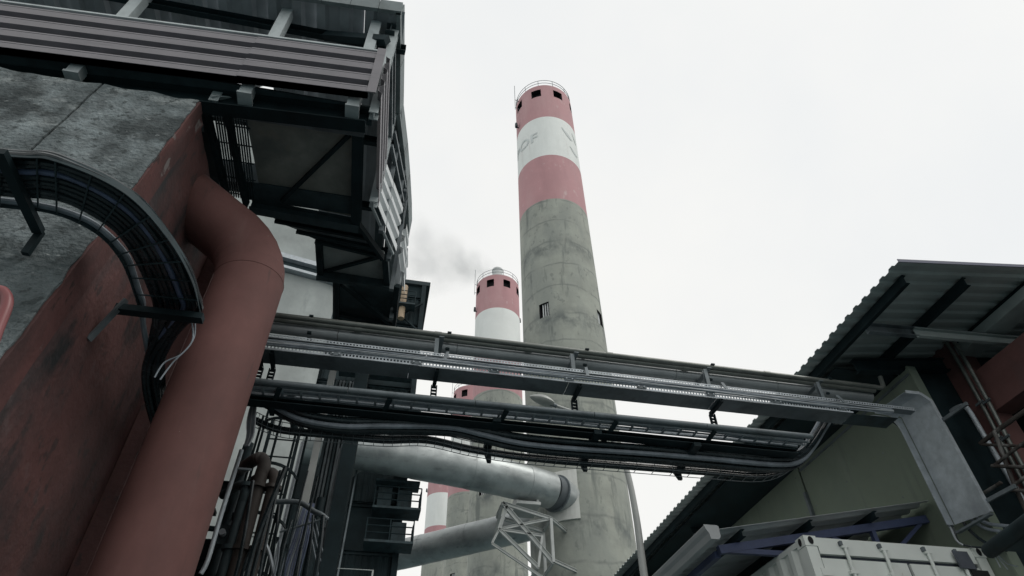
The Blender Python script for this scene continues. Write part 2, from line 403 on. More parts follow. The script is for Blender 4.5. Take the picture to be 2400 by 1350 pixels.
def text_mesh(body, size):
    cu = bpy.data.curves.new('lettering', 'FONT'); cu.body = body; cu.size = size; cu.offset = .015 * size; cu.resolution_u = 3
    o = bpy.data.objects.new('lettering', cu); COL.objects.link(o)
    dg = bpy.context.evaluated_depsgraph_get()
    me = bpy.data.meshes.new_from_object(o.evaluated_get(dg))
    bm = bmesh.new(); bm.from_mesh(me); bmesh.ops.triangulate(bm, faces=bm.faces[:]); bmesh.ops.subdivide_edges(bm, edges=bm.edges[:], cuts=3); bm.to_mesh(me); bm.free()
    vs = [v.co.copy() for v in me.vertices]; fs = [tuple(p.vertices) for p in me.polygons]
    bpy.data.objects.remove(o); bpy.data.curves.remove(cu); bpy.data.meshes.remove(me)
    return vs, fs

# ================================================================== SETTING
g = MB(); g.add([(-600, -600, 0), (600, -600, 0), (600, 600, 0), (-600, 600, 0)], [(0, 1, 2, 3)])
o = g.build('ground', 'ground'); o['kind'] = 'structure'
o = MB().box((4.2, 6.2, 0.004), (7.3, 13.2, 1.6)).build('loading_dock', 'ground'); o['kind'] = 'structure'

# ================================================================== CHIMNEYS
def chimney_radius(z): return 3.24 - max(0.0, z - 30) * 0.0023
TOPZ = 66.6
def make_chimney():
    root = thing('chimney', 'tall grey concrete chimney with red and white bands, nearest of the row', 'chimney', (0, 0, 0), 'chimneys in a row')
    NA = 72
    def ring(name, z0, z1, holes, mat):
        zs = {z0, z1}
        for (j0, j1, a, b) in holes: zs |= {a, b}
        k = max(2, int((z1 - z0) / 6))
        for i in range(k): zs.add(z0 + (z1 - z0) * i / k)
        zs = sorted(zs); vs = []; fs = []
        for z in zs:
            r = chimney_radius(z)
            for j in range(NA):
                a = 2 * math.pi * j / NA; vs.append((r*math.cos(a), r*math.sin(a), z))
        for i in range(len(zs) - 1):
            zm = (zs[i] + zs[i+1]) / 2
            for j in range(NA):
                if any(j0 <= j < j1 and a < zm < b for (j0, j1, a, b) in holes): continue
                fs.append((i*NA+j, i*NA+(j+1) % NA, (i+1)*NA+(j+1) % NA, (i+1)*NA+j))
        return MB().add(vs, fs, True).build(name, mat, root, sharp=30)
    mid = [(j, j + 3, 33.1, 34.5) for j in (44, 62, 8, 26)]
    top = [(j, j + 4, 64.35, 65.75) for j in (1, 10, 19, 28, 37, 46, 55, 64)]
    ring('shaft', 0, 46.7, mid, 'chimney')
    ring('paint_band', 46.7, 53.4, [], 'paint_red', )
    ring('paint_band', 53.4, 60.2, [], 'paint_white')
    ring('paint_band', 60.2, TOPZ, top, 'paint_red')
    for (j0, j1, z0, z1), bars in [(w, 3) for w in mid] + [(w, 0) for w in top]:
        r = chimney_radius(z0); ri = r - 0.55
        a = [2 * math.pi * j / NA for j in (j0, j1)]
        q = lambda rr, aa, z: (rr*math.cos(aa), rr*math.sin(aa), z)
        vs = [q(r, a[0], z0), q(r, a[1], z0), q(r, a[1], z1), q(r, a[0], z1), q(ri, a[0], z0), q(ri, a[1], z0), q(ri, a[1], z1), q(ri, a[0], z1)]
        w = MB().add(vs, [(0, 1, 5, 4), (1, 2, 6, 5), (2, 3, 7, 6), (3, 0, 4, 7), (4, 5, 6, 7)]).build('window', 'inner_shade', root)
        if bars:
            for t in (0.3, 0.55, 0.8):
                aa = a[0] + (a[1] - a[0]) * t
                MB().tube([q(r - 0.2, aa, z0), q(r - 0.2, aa, z1)], 0.055, 6).build('bar', 'flue', w)
    r = chimney_radius(TOPZ)
    MB().lathe((0, 0, 0), [(r, TOPZ), (r - 0.45, TOPZ + 0.004), (0.9, TOPZ + 0.3)], 48).build('cap', 'chimney', root)
    MB().lathe((0, 0, 0), [(0.78, TOPZ), (0.78, 70.2), (0.84, 70.22), (0.84, 70.5), (0.7, 70.5), (0.7, 68.5)], 32).build('flue', 'flue', root)
    rl = MB(); n = 48
    for h in (0.55, 1.1):
        pts = [((r - .05) * math.cos(2*math.pi*i/n), (r - .05) * math.sin(2*math.pi*i/n), TOPZ + h) for i in range(n + 1)]
        rl.tube(pts, 0.03, 6, caps=False)
    ro = rl.build('railing', 'mid_steel', root)
    for i in range(12):
        a = 2*math.pi*i/12 + .1
        MB().tube([((r-.05)*math.cos(a), (r-.05)*math.sin(a), TOPZ), ((r-.05)*math.cos(a), (r-.05)*math.sin(a), TOPZ + 1.1)], 0.03, 6).build('post', 'mid_steel', ro)
    a = rad(196); rr = r + 0.55
    lx, ly = rr*math.cos(a), rr*math.sin(a)
    rod = MB().tube([(lx, ly, TOPZ - 2.6), (lx, ly, TOPZ + 2.4)], 0.03, 6)
    for h in (-2.2, -.6): rod.bar((lx, ly, TOPZ + h), ((r - .02)*math.cos(a), (r - .02)*math.sin(a), TOPZ + h), 0.05, 0.05)
    rod.build('lightning_rod', 'mid_steel', root)
    for a in (rad(190), rad(10), rad(100)):
        c = V(math.cos(a), math.sin(a), 0)
        b = MB().bar(c * (r - .02) + V(0, 0, 61.2), c * (r + .35) + V(0, 0, 61.2), 0.1, 0.1)
        b.lathe(c * (r + .3) + V(0, 0, 61.2), [(0.0, .75), (0.13, .7), (0.16, .3), (0.16, 0), (0, 0)], 10)
        b.build('beacon', 'dark_steel', root)
    for i in range(24):   # rungs of the outside step ladder
        pass
    return root

def wrap_text(vs, zc, theta0, r):   # lettering on the drum; theta0: angle of the middle
    xs = [v.x for v in vs]; mid = (min(xs) + max(xs)) / 2
    return [(r*math.cos(theta0 + (v.x - mid)/r), r*math.sin(theta0 + (v.x - mid)/r), zc + v.y) for v in vs]

ch = make_chimney()
R_W = chimney_radius(57) + 0.03
vs, fs = text_mesh('POF', 2.0)
MB().add(wrap_text(vs, 56.2, rad(206), R_W), fs).build('lettering', 'faded_print', ch)
for (t0, z0, t1, z1, w) in ((-76, 58.6, -52, 57.3, .6), (-50, 58.9, -36, 57.6, .45), (-62, 55.9, -40, 55.2, .5)):   # strokes of the painted mark
    mk = MB(); vs = []; n = 8
    for i in range(n + 1):
        t = i / n; th = rad(t0 + (t1 - t0) * t) ; z = z0 + (z1 - z0) * t - 0.25 * math.sin(math.pi * t); h = w * math.sin(math.pi * (0.12 + 0.8 * t))
        for s_ in (-1, 1): vs.append((R_W*math.cos(th), R_W*math.sin(th), z + s_ * h / 2))
    mk.add(vs, [(2*i, 2*i+2, 2*i+3, 2*i+1) for i in range(n)])
    mk.build('painted_stroke', 'faded_print', ch)
def polar(az, d): return (d * math.sin(rad(az)), d * math.cos(rad(az)), 0)
ch.location = polar(18.3, 40)
for az, d, lab in ((10.74, 69.8, 'banded chimney with smoke drifting from its top, second in the row'),
                   (7.95, 98, 'third banded chimney of the row, its red top showing between the pipe bridges'),
                   (5.6, 127, 'farthest banded chimney, showing as a narrow strip beyond the third one')):
    c = copy_tree(ch); c.location = polar(az, d); c['label'] = lab
    for k in list(c.children):
        if k.name.startswith(('lettering', 'painted_stroke')): bpy.data.objects.remove(k)

# smoke leaving the second chimney: a slim plume with a real volume
s0 = Vector(polar(10.74, 69.8)) + V(0, 0, 70.3)
s1 = at(935, 598, y=s0.y + 1)
ax = (s1 - s0); Ls = ax.length
pl = MB(); prof = []
for i in range(13):
    t = i / 12; prof.append((t, 0.9 + 7.5 * t ** 0.75))
n = 20; vs = []; fs = []
for t, r in prof:
    for j in range(n):
        a = 2*math.pi*j/n; vs.append((t * Ls, r*math.cos(a), r*math.sin(a)))
for i in range(12):
    for j in range(n): fs.append((i*n+j, i*n+(j+1) % n, (i+1)*n+(j+1) % n, (i+1)*n+j))
fs += [tuple(range(n))[::-1], tuple(range(12*n, 13*n))]
sm = bpy.data.materials.new('smoke'); sm.use_nodes = True
n_ = sm.node_tree.nodes; l_ = sm.node_tree.links; n_.clear()
mo = n_.new('ShaderNodeOutputMaterial'); pv = n_.new('ShaderNodeVolumePrincipled')
l_.new(pv.outputs[0], mo.inputs['Volume'])
pv.inputs['Color'].default_value = (0.6, 0.625, 0.635, 1)
tc = n_.new('ShaderNodeTexCoord'); sx = n_.new('ShaderNodeSeparateXYZ'); l_.new(tc.outputs['Object'], sx.inputs[0])
def mth(op, a, b=None, c=None):
    q = n_.new('ShaderNodeMath'); q.operation = op
    for i, v in enumerate((a, b, c)):
        if v is None: continue
        if isinstance(v, (int, float)): q.inputs[i].default_value = v
        else: l_.new(v, q.inputs[i])
    return q.outputs[0]
t_ = mth('DIVIDE', sx.outputs['X'], Ls)
rr_ = mth('SQRT', mth('ADD', mth('MULTIPLY', sx.outputs['Y'], sx.outputs['Y']), mth('MULTIPLY', sx.outputs['Z'], sx.outputs['Z'])))
R_ = mth('ADD', mth('MULTIPLY', mth('POWER', mth('MAXIMUM', t_, 0.0), 0.75), 7.5), 0.9)
edge = mth('MAXIMUM', mth('SUBTRACT', 1.0, mth('DIVIDE', rr_, R_)), 0.0)
nz = n_.new('ShaderNodeTexNoise'); nz.inputs['Scale'].default_value = 0.28; nz.inputs['Detail'].default_value = 5; nz.inputs['Roughness'].default_value = .6
l_.new(tc.outputs['Object'], nz.inputs['Vector'])
nn = mth('MAXIMUM', mth('MULTIPLY', mth('SUBTRACT', nz.outputs['Fac'], 0.38), 4.0), 0.0)
thin = mth('ADD', 0.10, mth('MULTIPLY', mth('POWER', mth('MAXIMUM', mth('SUBTRACT', 1.0, t_), 0.0), 2.5), 0.26))
den = mth('MULTIPLY', mth('MULTIPLY', mth('POWER', edge, 0.8), nn), thin)
tail = mth('MINIMUM', mth('MULTIPLY', mth('MAXIMUM', mth('SUBTRACT', 1.0, t_), 0.0), 6.0), 1.0)
l_.new(mth('MULTIPLY', den, tail), pv.inputs['Density'])
me = bpy.data.meshes.new('smoke'); me.from_pydata(vs, [], fs); me.materials.append(sm)
so = bpy.data.objects.new('smoke', me); COL.objects.link(so)
so.location = s0; so.rotation_euler = ax.to_track_quat('X', 'Z').to_euler()
so['kind'] = 'stuff'; so['label'] = 'thin grey smoke drifting away from the second chimney'; so['category'] = 'smoke'

# ================================================================== CONCRETE TOWER
ud = V(.978, .21, 0).normalized(); vd = V(-.21, .978, 0).normalized(); TC = V(-1.92, 13.9, 0)
si = thing('concrete_tower', 'pale concrete tower behind the red pipe with a steel ledge round it', 'tower', TC - ud * 3 + vd * 3)
def tower_ring(z0, z1, off, name, mat, w=7.0, d=6.0, r=.35):
    """rectangular shell with rounded corners"""
    prof = []
    for (cx, cy, a0) in ((-r + off * 0, r, -90), (-r, d - r, 0), (-w + r, d - r, 90), (-w + r, r, 180)):
        for k in range(7):
            a = rad(a0 + 15 * k); prof.append((cx + (r + off) * math.cos(a), cy + (r + off) * math.sin(a)))
    MB().prism(prof, TC + V(0, 0, z0), TC + V(0, 0, z1), ud, vd, smooth=True).build(name, mat, si, sharp=30)
zr = 14.1; zz = 0.0
for z1 in (3.4, 6.9, 10.4, zr):
    tower_ring(zz, z1 - .03, 0, 'cast_lift', 'silo'); tower_ring(z1 - .03, z1, -.025, 'lift_joint', 'silo'); zz = z1
tower_ring(zr, zr + .09, .17, 'ledge', 'galv'); tower_ring(zr + .09, zr + .34, .05, 'ledge_beam', 'dark_steel'); tower_ring(zr + .34, zr + .5, .2, 'ledge', 'galv')
tower_ring(zr + .5, 18.2, 0, 'cast_lift', 'silo'); tower_ring(18.2, 21.5, -.02, 'cast_lift', 'silo')

# ================================================================== BOILER HOUSE
BY = 35.0
bh = thing('boiler_house', 'tall sooty boiler house behind the silo, with platforms on its edge', 'building', (-4, 38, 0))
MB().box((-12, BY, 0), (1.3, BY + 6, 34.0)).build('wall', 'boiler_wall', bh)
MB().box((-12.2, BY - .25, 34.0), (1.55, BY + 6.2, 34.35)).build('roof', 'boiler_grey', bh)
for x in (-11.8, -8.4, -5.0, -1.9, 1.12):
    MB().ibeam((x, BY - .18, 0), (x, BY - .18, 33.9), .3, .3, .03).build('column', 'black_steel', bh)
for i in range(13):
    z = 2.6 * i + 1.5
    MB().channel((-12, BY - .02, z), (1.3, BY - .02, z), .22, .12, .02).build('girt', 'black_steel', bh)
for i in range(12):     # cladding sheets between columns
    z = 2.6 * i + 1.7
    for j, (xa, xb) in enumerate(((-8.1, -5.3), (-4.7, -2.2), (-1.6, .9))):
        if (i + j) % 4 == 3: continue
        m_ = 'boiler_grey' if (i * 7 + j * 3) % 5 == 0 else 'boiler_wall'
        MB().sheet((xa, BY - .06, z), (0, 0, 2.3), (xb - xa, 0, 0), (0, -1, 0), .35, .04, .01).build('cladding_sheet', m_, bh)
for k, z in enumerate((29.5, 26.0, 20.4)):
    x1 = 1.1
    b = MB(); b.bar((-1.7, BY - .35, z), (x1, BY - .35, z + 2.6), .1, .1); b.bar((-1.7, BY - .35, z + 2.6), (x1, BY - .35, z), .1, .1)
    b.build('cross_brace', 'black_steel', bh)
b = MB().tube([(-.25, BY - .7, 30.2), (-.25, BY - .7, 33.2)], .22, 12); b.build('vent_pipe', 'tan_pipe', bh)
# edge platforms with railings
def platform(z, xa, xb, ya, yb, rails=True):
    p = MB().box((xa, ya, z - .12), (xb, yb, z)).build('platform', 'dark_steel', bh)
    if rails:
        for x, y in ((xa + .05, ya + .04), ((xa + xb)/2, ya + .04), (xb - .04, ya + .04), (xb - .04, (ya + yb)/2), (xb - .04, yb - .04)):
            MB().tube([(x, y, z), (x, y, z + 1.1)], .035, 6).build('rail_post', 'black_steel', p)
        for h in (.37, .73, 1.1):
            MB().tube([(xa, ya + .04, z + h), (xb - .04, ya + .04, z + h), (xb - .04, yb, z + h)], .03, 6).build('rail', 'black_steel', p)
platform(16.4, -.4, 2.15, 33.2, BY - .4)
platform(18.0, -.4, 2.0, 33.4, BY - .4, False)
platform(14.6, -.6, 1.9, 33.2, BY - .4)
platform(22.4, -.5, 1.5, 33.6, BY - .4)
platform(31.3, -.6, .6, 33.8, BY - .4)
platform(25.3, -3.6, .9, 33.8, BY - .4, False)
for x, z in ((.75, 14.7), (.9, 16.5), (.55, 18.2), (.2, 20.4), (-.2, 16.6), (.95, 22.6)):
    MB().box((x, 33.9, z), (x + .75, 34.5, z + 1.15)).build('equipment_box', 'dark_steel', bh)
b = MB().tube([(-1.9, 33.6, 19.0), (-2.4, 33.6, 13.2), (.05, 33.6, 13.2), (.05, 33.6, 9)], .05, 6); b.build('conduit', 'pale_frame', bh)
b = MB().tube([(-1.5, 33.6, 18.8), (-1.7, 33.6, 8)], .05, 6); b.build('conduit', 'mid_steel', bh)
# pale hopper under the duct inlet
hp = [at(768, 1080, y=33.2), at(860, 1078, y=33.2), at(800, 1115, y=33.2), at(768, 1110, y=33.2)]
b = MB(); b.hexa([p for p in (hp[3], hp[2], hp[2] + V(0, 1, 0), hp[3] + V(0, 1, 0), hp[0], hp[1], hp[1] + V(0, 1, 0), hp[0] + V(0, 1, 0))])
b.build('hopper', 'pale_frame', bh)

# ================================================================== FLUE DUCTS
def duct(name, label, p, q, r, nseg, extra=()):
    p = Vector(p); q = Vector(q); d = (q - p).normalized(); L = (q - p).length
    t = thing(name, label, 'duct', ((p + q) / 2), 'flue ducts running to the chimney')
    for i in range(nseg):
        a = p + d * (L * i / nseg); b = p + d * (L * (i + 1) / nseg)
        rr = r * (1.0 if i % 2 == 0 else 0.988)
        MB().tube([a, b], rr, 40).build('cladding_ring', 'duct', t)
    return t, d
dpts = [at(x_, y_, y=w_) for x_, y_, w_ in ((700, 1038, 32.6), (790, 1048, 32.6), (850, 1056, 32.62), (912, 1067, 32.66), (975, 1078, 32.72), (1040, 1090, 32.85), (1105, 1103, 33.1), (1170, 1117, 33.5), (1230, 1132, 34.05), (1288, 1149, 34.8))]
d1 = thing('flue_duct', 'silver flue duct entering the nearest chimney through a white collar', 'duct', (4, 33, 18.75), 'flue ducts running to the chimney')
for i in range(len(dpts) - 1):
    e_ = (dpts[i+1] - dpts[i]).normalized() * .09
    MB().tube([dpts[i] - e_, dpts[i+1]], 1.05 if i % 2 == 0 else 1.036, 40).build('cladding_ring', 'duct', d1)
DQ = dpts[-1]; dd = V(.82, .57, 0).normalized()
MB().tube([DQ, DQ + dd * .6], 1.0, 40).build('bellows', 'duct_dark', d1)
MB().tube([DQ + dd * .6, DQ + dd * 2.4], 1.02, 40).build('sleeve', 'duct', d1)
MB().tube([DQ + dd * .55, DQ + dd * .63], 1.12, 40).build('flange', 'mid_steel', d1)
# square collar lying on the drum
cc = Vector(polar(18.3, 40)); vs = []; fs = []; n = 8
a0 = math.atan2((DQ + dd*1.2 - cc).y, (DQ + dd*1.2 - cc).x)
for k, z in enumerate((17.2, 20.3)):
    for i in range(n + 1):
        a = a0 - .30 + (.62) * i / n
        for r in (3.25, 3.38): vs.append((cc.x + r*math.cos(a), cc.y + r*math.sin(a), z))
m = 2 * (n + 1)
for i in range(n):
    fs += [(2*i+1, 2*i+3, m+2*i+3, m+2*i+1), (2*i, 2*i+1, 2*i+3, 2*i+2), (m+2*i, m+2*i+1, m+2*i+3, m+2*i+2)]
fs += [(0, 1, m+1, m), (2*n, 2*n+1, m+2*n+1, m+2*n)]
MB().add(vs, fs).build('collar', 'white_plate', d1)
d2, dd2 = duct('flue_duct', 'lower silver flue duct behind the lattice bracket', V(-1.0, 48.6, 18.75), V(10.6, 39.0, 18.75), 1.0, 8)
# lattice bracket below the duct
lb = thing('duct_bracket', 'pale lattice bracket under the silver duct beside the chimney', 'bracket', (8, 34.6, 15))
def strut(p, q, w=.13): MB().ibeam(p, q, w * 1.5, w * 1.2, .025).build('strut', 'pale_frame', lb)
yA, yB = 33.8, 35.6
for y in (yA, yB):
    A = V(6.7, y, 17.3); B = V(9.45, y, 16.6); C = V(9.45, y, 14.2); D = V(6.5, y, 15.8); E_ = V(8.6, y, 13.9)
    strut(A, B); strut(A + V(.25, 0, -.1), D); strut(B, C)
    if y == yA: strut(A, C, .16); strut(D, B, .1); strut(D, E_); strut(D, V(8.9, y, 15.6), .1); strut(V(8.9, y, 15.6), E_, .1)
for p in (V(6.7, 0, 17.3), V(9.45, 0, 16.6), V(6.5, 0, 15.8), V(8.6, 0, 13.9), V(9.45, 0, 14.2)):
    strut(V(p.x, yA, p.z), V(p.x, yB + (.9 if p.x > 8 else 0), p.z), .1)
strut(V(6.7, yA, 17.3), V(6.5, yB, 15.8), .1); strut(V(9.45, yA, 14.3), V(11.2, 35.2, 14.3), .12); strut(V(9.45, yA, 16.6), V(10.8, 35.4, 16.6), .12)
MB().box((7.5, yA - .05, 17.35), (8.9, yB + .05, 17.52)).build('saddle_plate', 'pale_frame', lb)
for x in (7.6, 8.8): MB().box((x - .07, yA + .2, 17.52), (x + .07, yB - .2, 17.95)).build('saddle', 'pale_frame', lb)
strut(V(6.1, yA, 15.0), V(8.8, yA, 13.4), .09); strut(V(6.1, yA, 15.0), V(6.5, yA, 15.8), .07)

# ================================================================== CONCRETE WALL BLOCK
WX = -2.4
def wall_y(z): return 3.32 + 0.108 * z          # battered face
cw = thing('concrete_wall', 'weathered grey concrete wall with dark red painted flank behind the curved cables', 'wall', (-4.2, 6, 0))
WT = 7.72
def rough_face(xa, xb, za, zb, edge_r=False, edge_top=False):
    nx = max(4, int((xb - xa) / .045)); nz = max(4, int((zb - za) / .06)); vs = []; fs = []
    for k in range(nz + 1):
        z = za + (zb - za) * k / nz
        for i in range(nx + 1):
            x = xa + (xb - xa) * i / nx
            nzv = mnoise.noise(V(x * 2.2, 1.3, z * 2.2)) * .012 + mnoise.noise(V(x * 9, 4.3, z * 9)) * .006
            xx, zz = x, z
            if edge_r and i >= nx - 1: xx += mnoise.noise(V(3, z * 7, 1)) * .022 - .012 + mnoise.noise(V(8, z * 22, 1)) * .008
            if edge_top and k >= nz - 1: zz += mnoise.noise(V(x * 4, 7, 1)) * .05 - .02
            vs.append((xx, wall_y(z) + nzv, zz))
    for k in range(nz):
        for i in range(nx):
            a = k * (nx + 1) + i; fs.append((a, a + 1, a + nx + 2, a + nx + 1))
    # returns at the panel edges
    n0 = len(vs)
    for k in range(nz + 1):
        for i in (0, nx):
            p = vs[k * (nx + 1) + i]; vs.append((p[0], p[1] + .05, p[2]))
    for k in range(nz):
        fs.append((k*(nx+1), (k+1)*(nx+1), n0 + 2*(k+1), n0 + 2*k)); fs.append((k*(nx+1)+nx, n0 + 2*k + 1, n0 + 2*(k+1) + 1, (k+1)*(nx+1)+nx))
    m_ = len(vs)
    for i in range(nx + 1):
        p = vs[nz * (nx + 1) + i]; vs.append((p[0], p[1] + .4, p[2]))
    for i in range(nx): fs.append((nz*(nx+1)+i, nz*(nx+1)+i+1, m_+i+1, m_+i))
    return MB().add(vs, fs, True).build('concrete_panel', 'wall_concrete', cw, sharp=35)
jx = at(150, 275, y=4.05).x
rough_face(jx + .012, WX - .004, 0.0, WT, True, True)
rough_face(jx - 1.75, jx - .012, 0.0, WT, False, True)
rough_face(jx - 3.6, jx - 1.774, 0.0, WT, False, True)
b = MB(); b.hexa([(-8, wall_y(0) + .045, 0), (WX - .05, wall_y(0) + .045, 0), (WX - .05, 9.5, 0), (-8, 9.5, 0), (-8, wall_y(WT) + .045, WT - .06), (WX - .05, wall_y(WT) + .045, WT - .06), (WX - .05, 9.5, WT - .06), (-8, 9.5, WT - .06)])
b.build('core', 'wall_concrete', cw)
# painted flank: a pilaster strip by the corner, then the recessed flank
def flank(ya, yb, x, za, zb, name):
    vs = []; fs = []; ny = max(2, int((yb - ya) / .06)); nz = int((zb - za) / .08)
    for k in range(nz + 1):
        z = za + (zb - za) * k / nz; off = wall_y(z)
        for i in range(ny + 1):
            y = off + ya + (yb - ya) * i / ny
            if i == 0 and ya < .02: y += max(0.0, mnoise.noise(V(9, z * 3.1, 2)) * .05 + mnoise.noise(V(4, z * 14, 2)) * .03)
            vs.append((x + mnoise.noise(V(2, y * 2.5, z * 2.0)) * .012 + mnoise.noise(V(5, y * 8, z * 8)) * .004, y, z))
    for k in range(nz):
        for i in range(ny):
            a = k * (ny + 1) + i; fs.append((a, a + 1, a + ny + 2, a + ny + 1))
    n0 = len(vs)
    for k in range(nz + 1):
        for i in (0, ny):
            p = vs[k * (ny + 1) + i]; vs.append((p[0] - .06, p[1], p[2]))
    for k in range(nz):
        fs.append((k*(ny+1), n0 + 2*k, n0 + 2*(k+1), (k+1)*(ny+1))); fs.append((k*(ny+1)+ny, (k+1)*(ny+1)+ny, n0 + 2*(k+1)+1, n0 + 2*k+1))
    return MB().add(vs, fs, True).build(name, 'strip_red' if name == 'painted_strip' else 'wall_red', cw, sharp=35)
flank(0.012, 0.15, WX + .004, 0, WT - .03, 'painted_strip')
flank(0.166, 0.30, WX - .010, 0, WT - .03, 'painted_strip')
flank(0.303, 5.2, WX - .028, 0, WT - .05, 'painted_flank')
b = MB(); b.box((WX - .02, 6.0, 3.0), (WX + .12, 6.25, 7.4)); b.build('downstand', 'wall_red', cw)

# ================================================================== RED PIPE
rp = thing('red_pipe', 'thick dull red pipe rising beside the wall and bending into it', 'pipe', (-1.65, 5.33, 0))
PX, PY, PR = -1.65, 5.33, 0.345
z1 = 6.28
MB().tube([(PX, PY, 0), (PX, PY, 2.9)], PR, 56).build('pipe_section', 'pipe_red', rp)
MB().tube([(PX, PY, 2.9), (PX, PY, z1)], PR, 56).build('pipe_section', 'pipe_red', rp)
# lobster-back elbow of mitred gores
pts = [V(PX, PY, z1)]; ang = [0, 24, 48]
seg = [.0, .5, 1.3]
cur = V(PX, PY, z1); path = [cur.copy()]
for a_, L_ in ((9, .14), (18, .14), (27, .14), (36, .14), (45, .14), (54, 1.4)):
    cur = cur + V(-math.sin(rad(a_)), -.10 * math.sin(rad(a_)), math.cos(rad(a_))).normalized() * L_; path.append(cur.copy())
def mitre(path, r, n=56, start=None):
    """mitred gores with sharp creases; returns one MB per gore"""
    res = []; dirs = [(path[i+1] - path[i]).normalized() for i in range(len(path) - 1)]
    planes = [V(0, 0, 1)] + [(dirs[i] + dirs[i+1]).normalized() for i in range(len(dirs) - 1)] + [dirs[-1]]
    planes[0] = (V(0, 0, 1) + dirs[0]).normalized()
    for i, d in enumerate(dirs):
        u = d.cross(V(0, 1, 0)).normalized(); w = d.cross(u)
        vs = []
        for k, P in ((i, path[i]), (i + 1, path[i + 1])):
            for j in range(n):
                a = 2 * math.pi * j / n; o_ = (u*math.cos(a) + w*math.sin(a)) * r
                q = P + o_; t = (P - q).dot(planes[k]) / d.dot(planes[k]); vs.append(q + d * t)
        res.append(MB().add(vs, [(j, (j+1) % n, n + (j+1) % n, n + j) for j in range(n)], True))
    return res
gores = mitre(path, PR)
# close the wedge between the straight pipe and the first gore
for gq in gores:
    go = gq.build('elbow_gore', 'pipe_red', rp)
    if gq is gores[0]:
        n = 56; loop = [Vector(p) for p in gq.v[:n]]
        MB().tube(loop + loop[:1], .004, 5, caps=False).build('weld_bead', 'pipe_red', go)
d0 = (path[1] - path[0]).normalized(); pn = (V(0, 0, 1) + d0).normalized(); n = 56; vs = []
for j in range(n):
    a = 2*math.pi*j/n; x, y = PR*math.cos(a), PR*math.sin(a); vs.append((PX + x, PY + y, z1 - PR))
for j in range(n):
    a = 2*math.pi*j/n; o_ = V(PR*math.cos(a), PR*math.sin(a), 0); t = -o_.dot(pn) / pn.z; vs.append((PX + o_.x, PY + o_.y, z1 + t))
MB().add(vs, [(j, (j+1) % n, n + (j+1) % n, n + j) for j in range(n)], True).build('elbow_gore', 'pipe_red', rp)
for o in rp.children:      # shorten the straight run to meet the mitre
    if o.name.startswith('pipe_section'):
        for v in o.data.vertices:
            if v.co.z > z1 - .01: v.co.z = z1 - PR

# ================================================================== GALLERY (upper building)
gl = thing('gallery_building', 'dark steel conveyor gallery with mauve ribbed cladding overhead', 'building', (-3, 6.5, 0))
def gy(x): return 4.0 + (-0.64 - x) * 0.056      # the front runs slightly off the street's square
FX = -6.6
# roof of ribbed sheets, ribs along the depth
xs = [FX + .62 * i for i in range(10)] + [-.5]
for i in range(len(xs) - 1):
    xa, xb = xs[i], xs[i+1] - .01
    yb = 7.35
    if 5 <= i <= 6:       # two short sheets: daylight shows through behind them
        MB().sheet((xa, gy(xa) - .15, 10.0 + (i % 2) * .008), (0, 1.36, 0), (xb - xa, 0, 0), (0, 0, 1), .31, .05, .006, .36).build('roof_sheet', 'roof_under', gl)
        MB().sheet((xa, 6.75, 10.0 + (i % 2) * .008), (0, yb - 6.75, 0), (xb - xa, 0, 0), (0, 0, 1), .31, .05, .006, .36).build('roof_sheet', 'roof_under', gl)
        continue
    MB().sheet((xa, gy(xa) - .15, 10.0 + (i % 2) * .008), (0, yb - gy(xa) + .15, 0), (xb - xa, 0, 0), (0, 0, 1), .31, .05, .006, .36).build('roof_sheet', 'roof_under', gl)
for xa, xb in ((-1.66, -1.1), (-1.09, -.53)):
    MB().sheet((xa, 7.33, 10.012), (0, 1.97, 0), (xb - xa, 0, 0), (0, 0, 1), .31, .05, .006, .36).build('roof_sheet', 'roof_under', gl)
# widening east strip of the roof
b = MB(); b.hexa([(-.52, 5.3, 10.0), (-.44, 5.3, 10.0), (-.13, 7.6, 10.0), (-.52, 7.6, 10.0), (-.52, 5.3, 10.05), (-.44, 5.3, 10.05), (-.13, 7.6, 10.05), (-.52, 7.6, 10.05)])
b.hexa([(-.52, 7.6, 10.0), (-.13, 7.6, 10.0), (-.2, 9.3, 10.0), (-.52, 9.3, 10.0), (-.52, 7.6, 10.05), (-.13, 7.6, 10.05), (-.2, 9.3, 10.05), (-.52, 9.3, 10.05)])
b.build('roof_strip', 'fascia', gl)
# fascia pieces along the front and the flank
x = FX; i = 0
while x < -.6:
    xb = min(x + .36, -.545)
    ya, yb = gy(x) - .16, gy(xb) - .16
    b = MB(); b.hexa([(x, ya - .02, 9.93), (xb - .006, yb - .02, 9.93), (xb - .006, yb + .03, 9.93), (x, ya + .03, 9.93), (x, ya - .035, 10.17), (xb - .006, yb - .035, 10.17), (xb - .006, yb, 10.17), (x, ya, 10.17)])
    b.build('fascia_piece', 'fascia', gl); x = xb; i += 1
east = [(-.56, 3.84), (-.5, 4.6), (-.45, 5.35), (-.33, 6.0), (-.24, 6.6), (-.16, 7.2), (-.12, 7.6), (-.15, 8.2), (-.17, 8.8), (-.19, 9.3)]
for (xa, ya), (xb, yb) in zip(east[:-1], east[1:]):
    d = V(xb - xa, yb - ya, 0).normalized(); nn = V(d.y, -d.x, 0)
    p = V(xa, ya, 0); q = V(xb, yb, 0) - d * .012
    b = MB(); b.hexa([p + V(0, 0, 9.93) , q + V(0, 0, 9.93), q - nn * .06 + V(0, 0, 9.93), p - nn * .06 + V(0, 0, 9.93), p + nn * .03 + V(0, 0, 10.2), q + nn * .03 + V(0, 0, 10.2), q - nn * .03 + V(0, 0, 10.2), p - nn * .03 + V(0, 0, 10.2)])
    b.build('fascia_piece', 'fascia', gl)
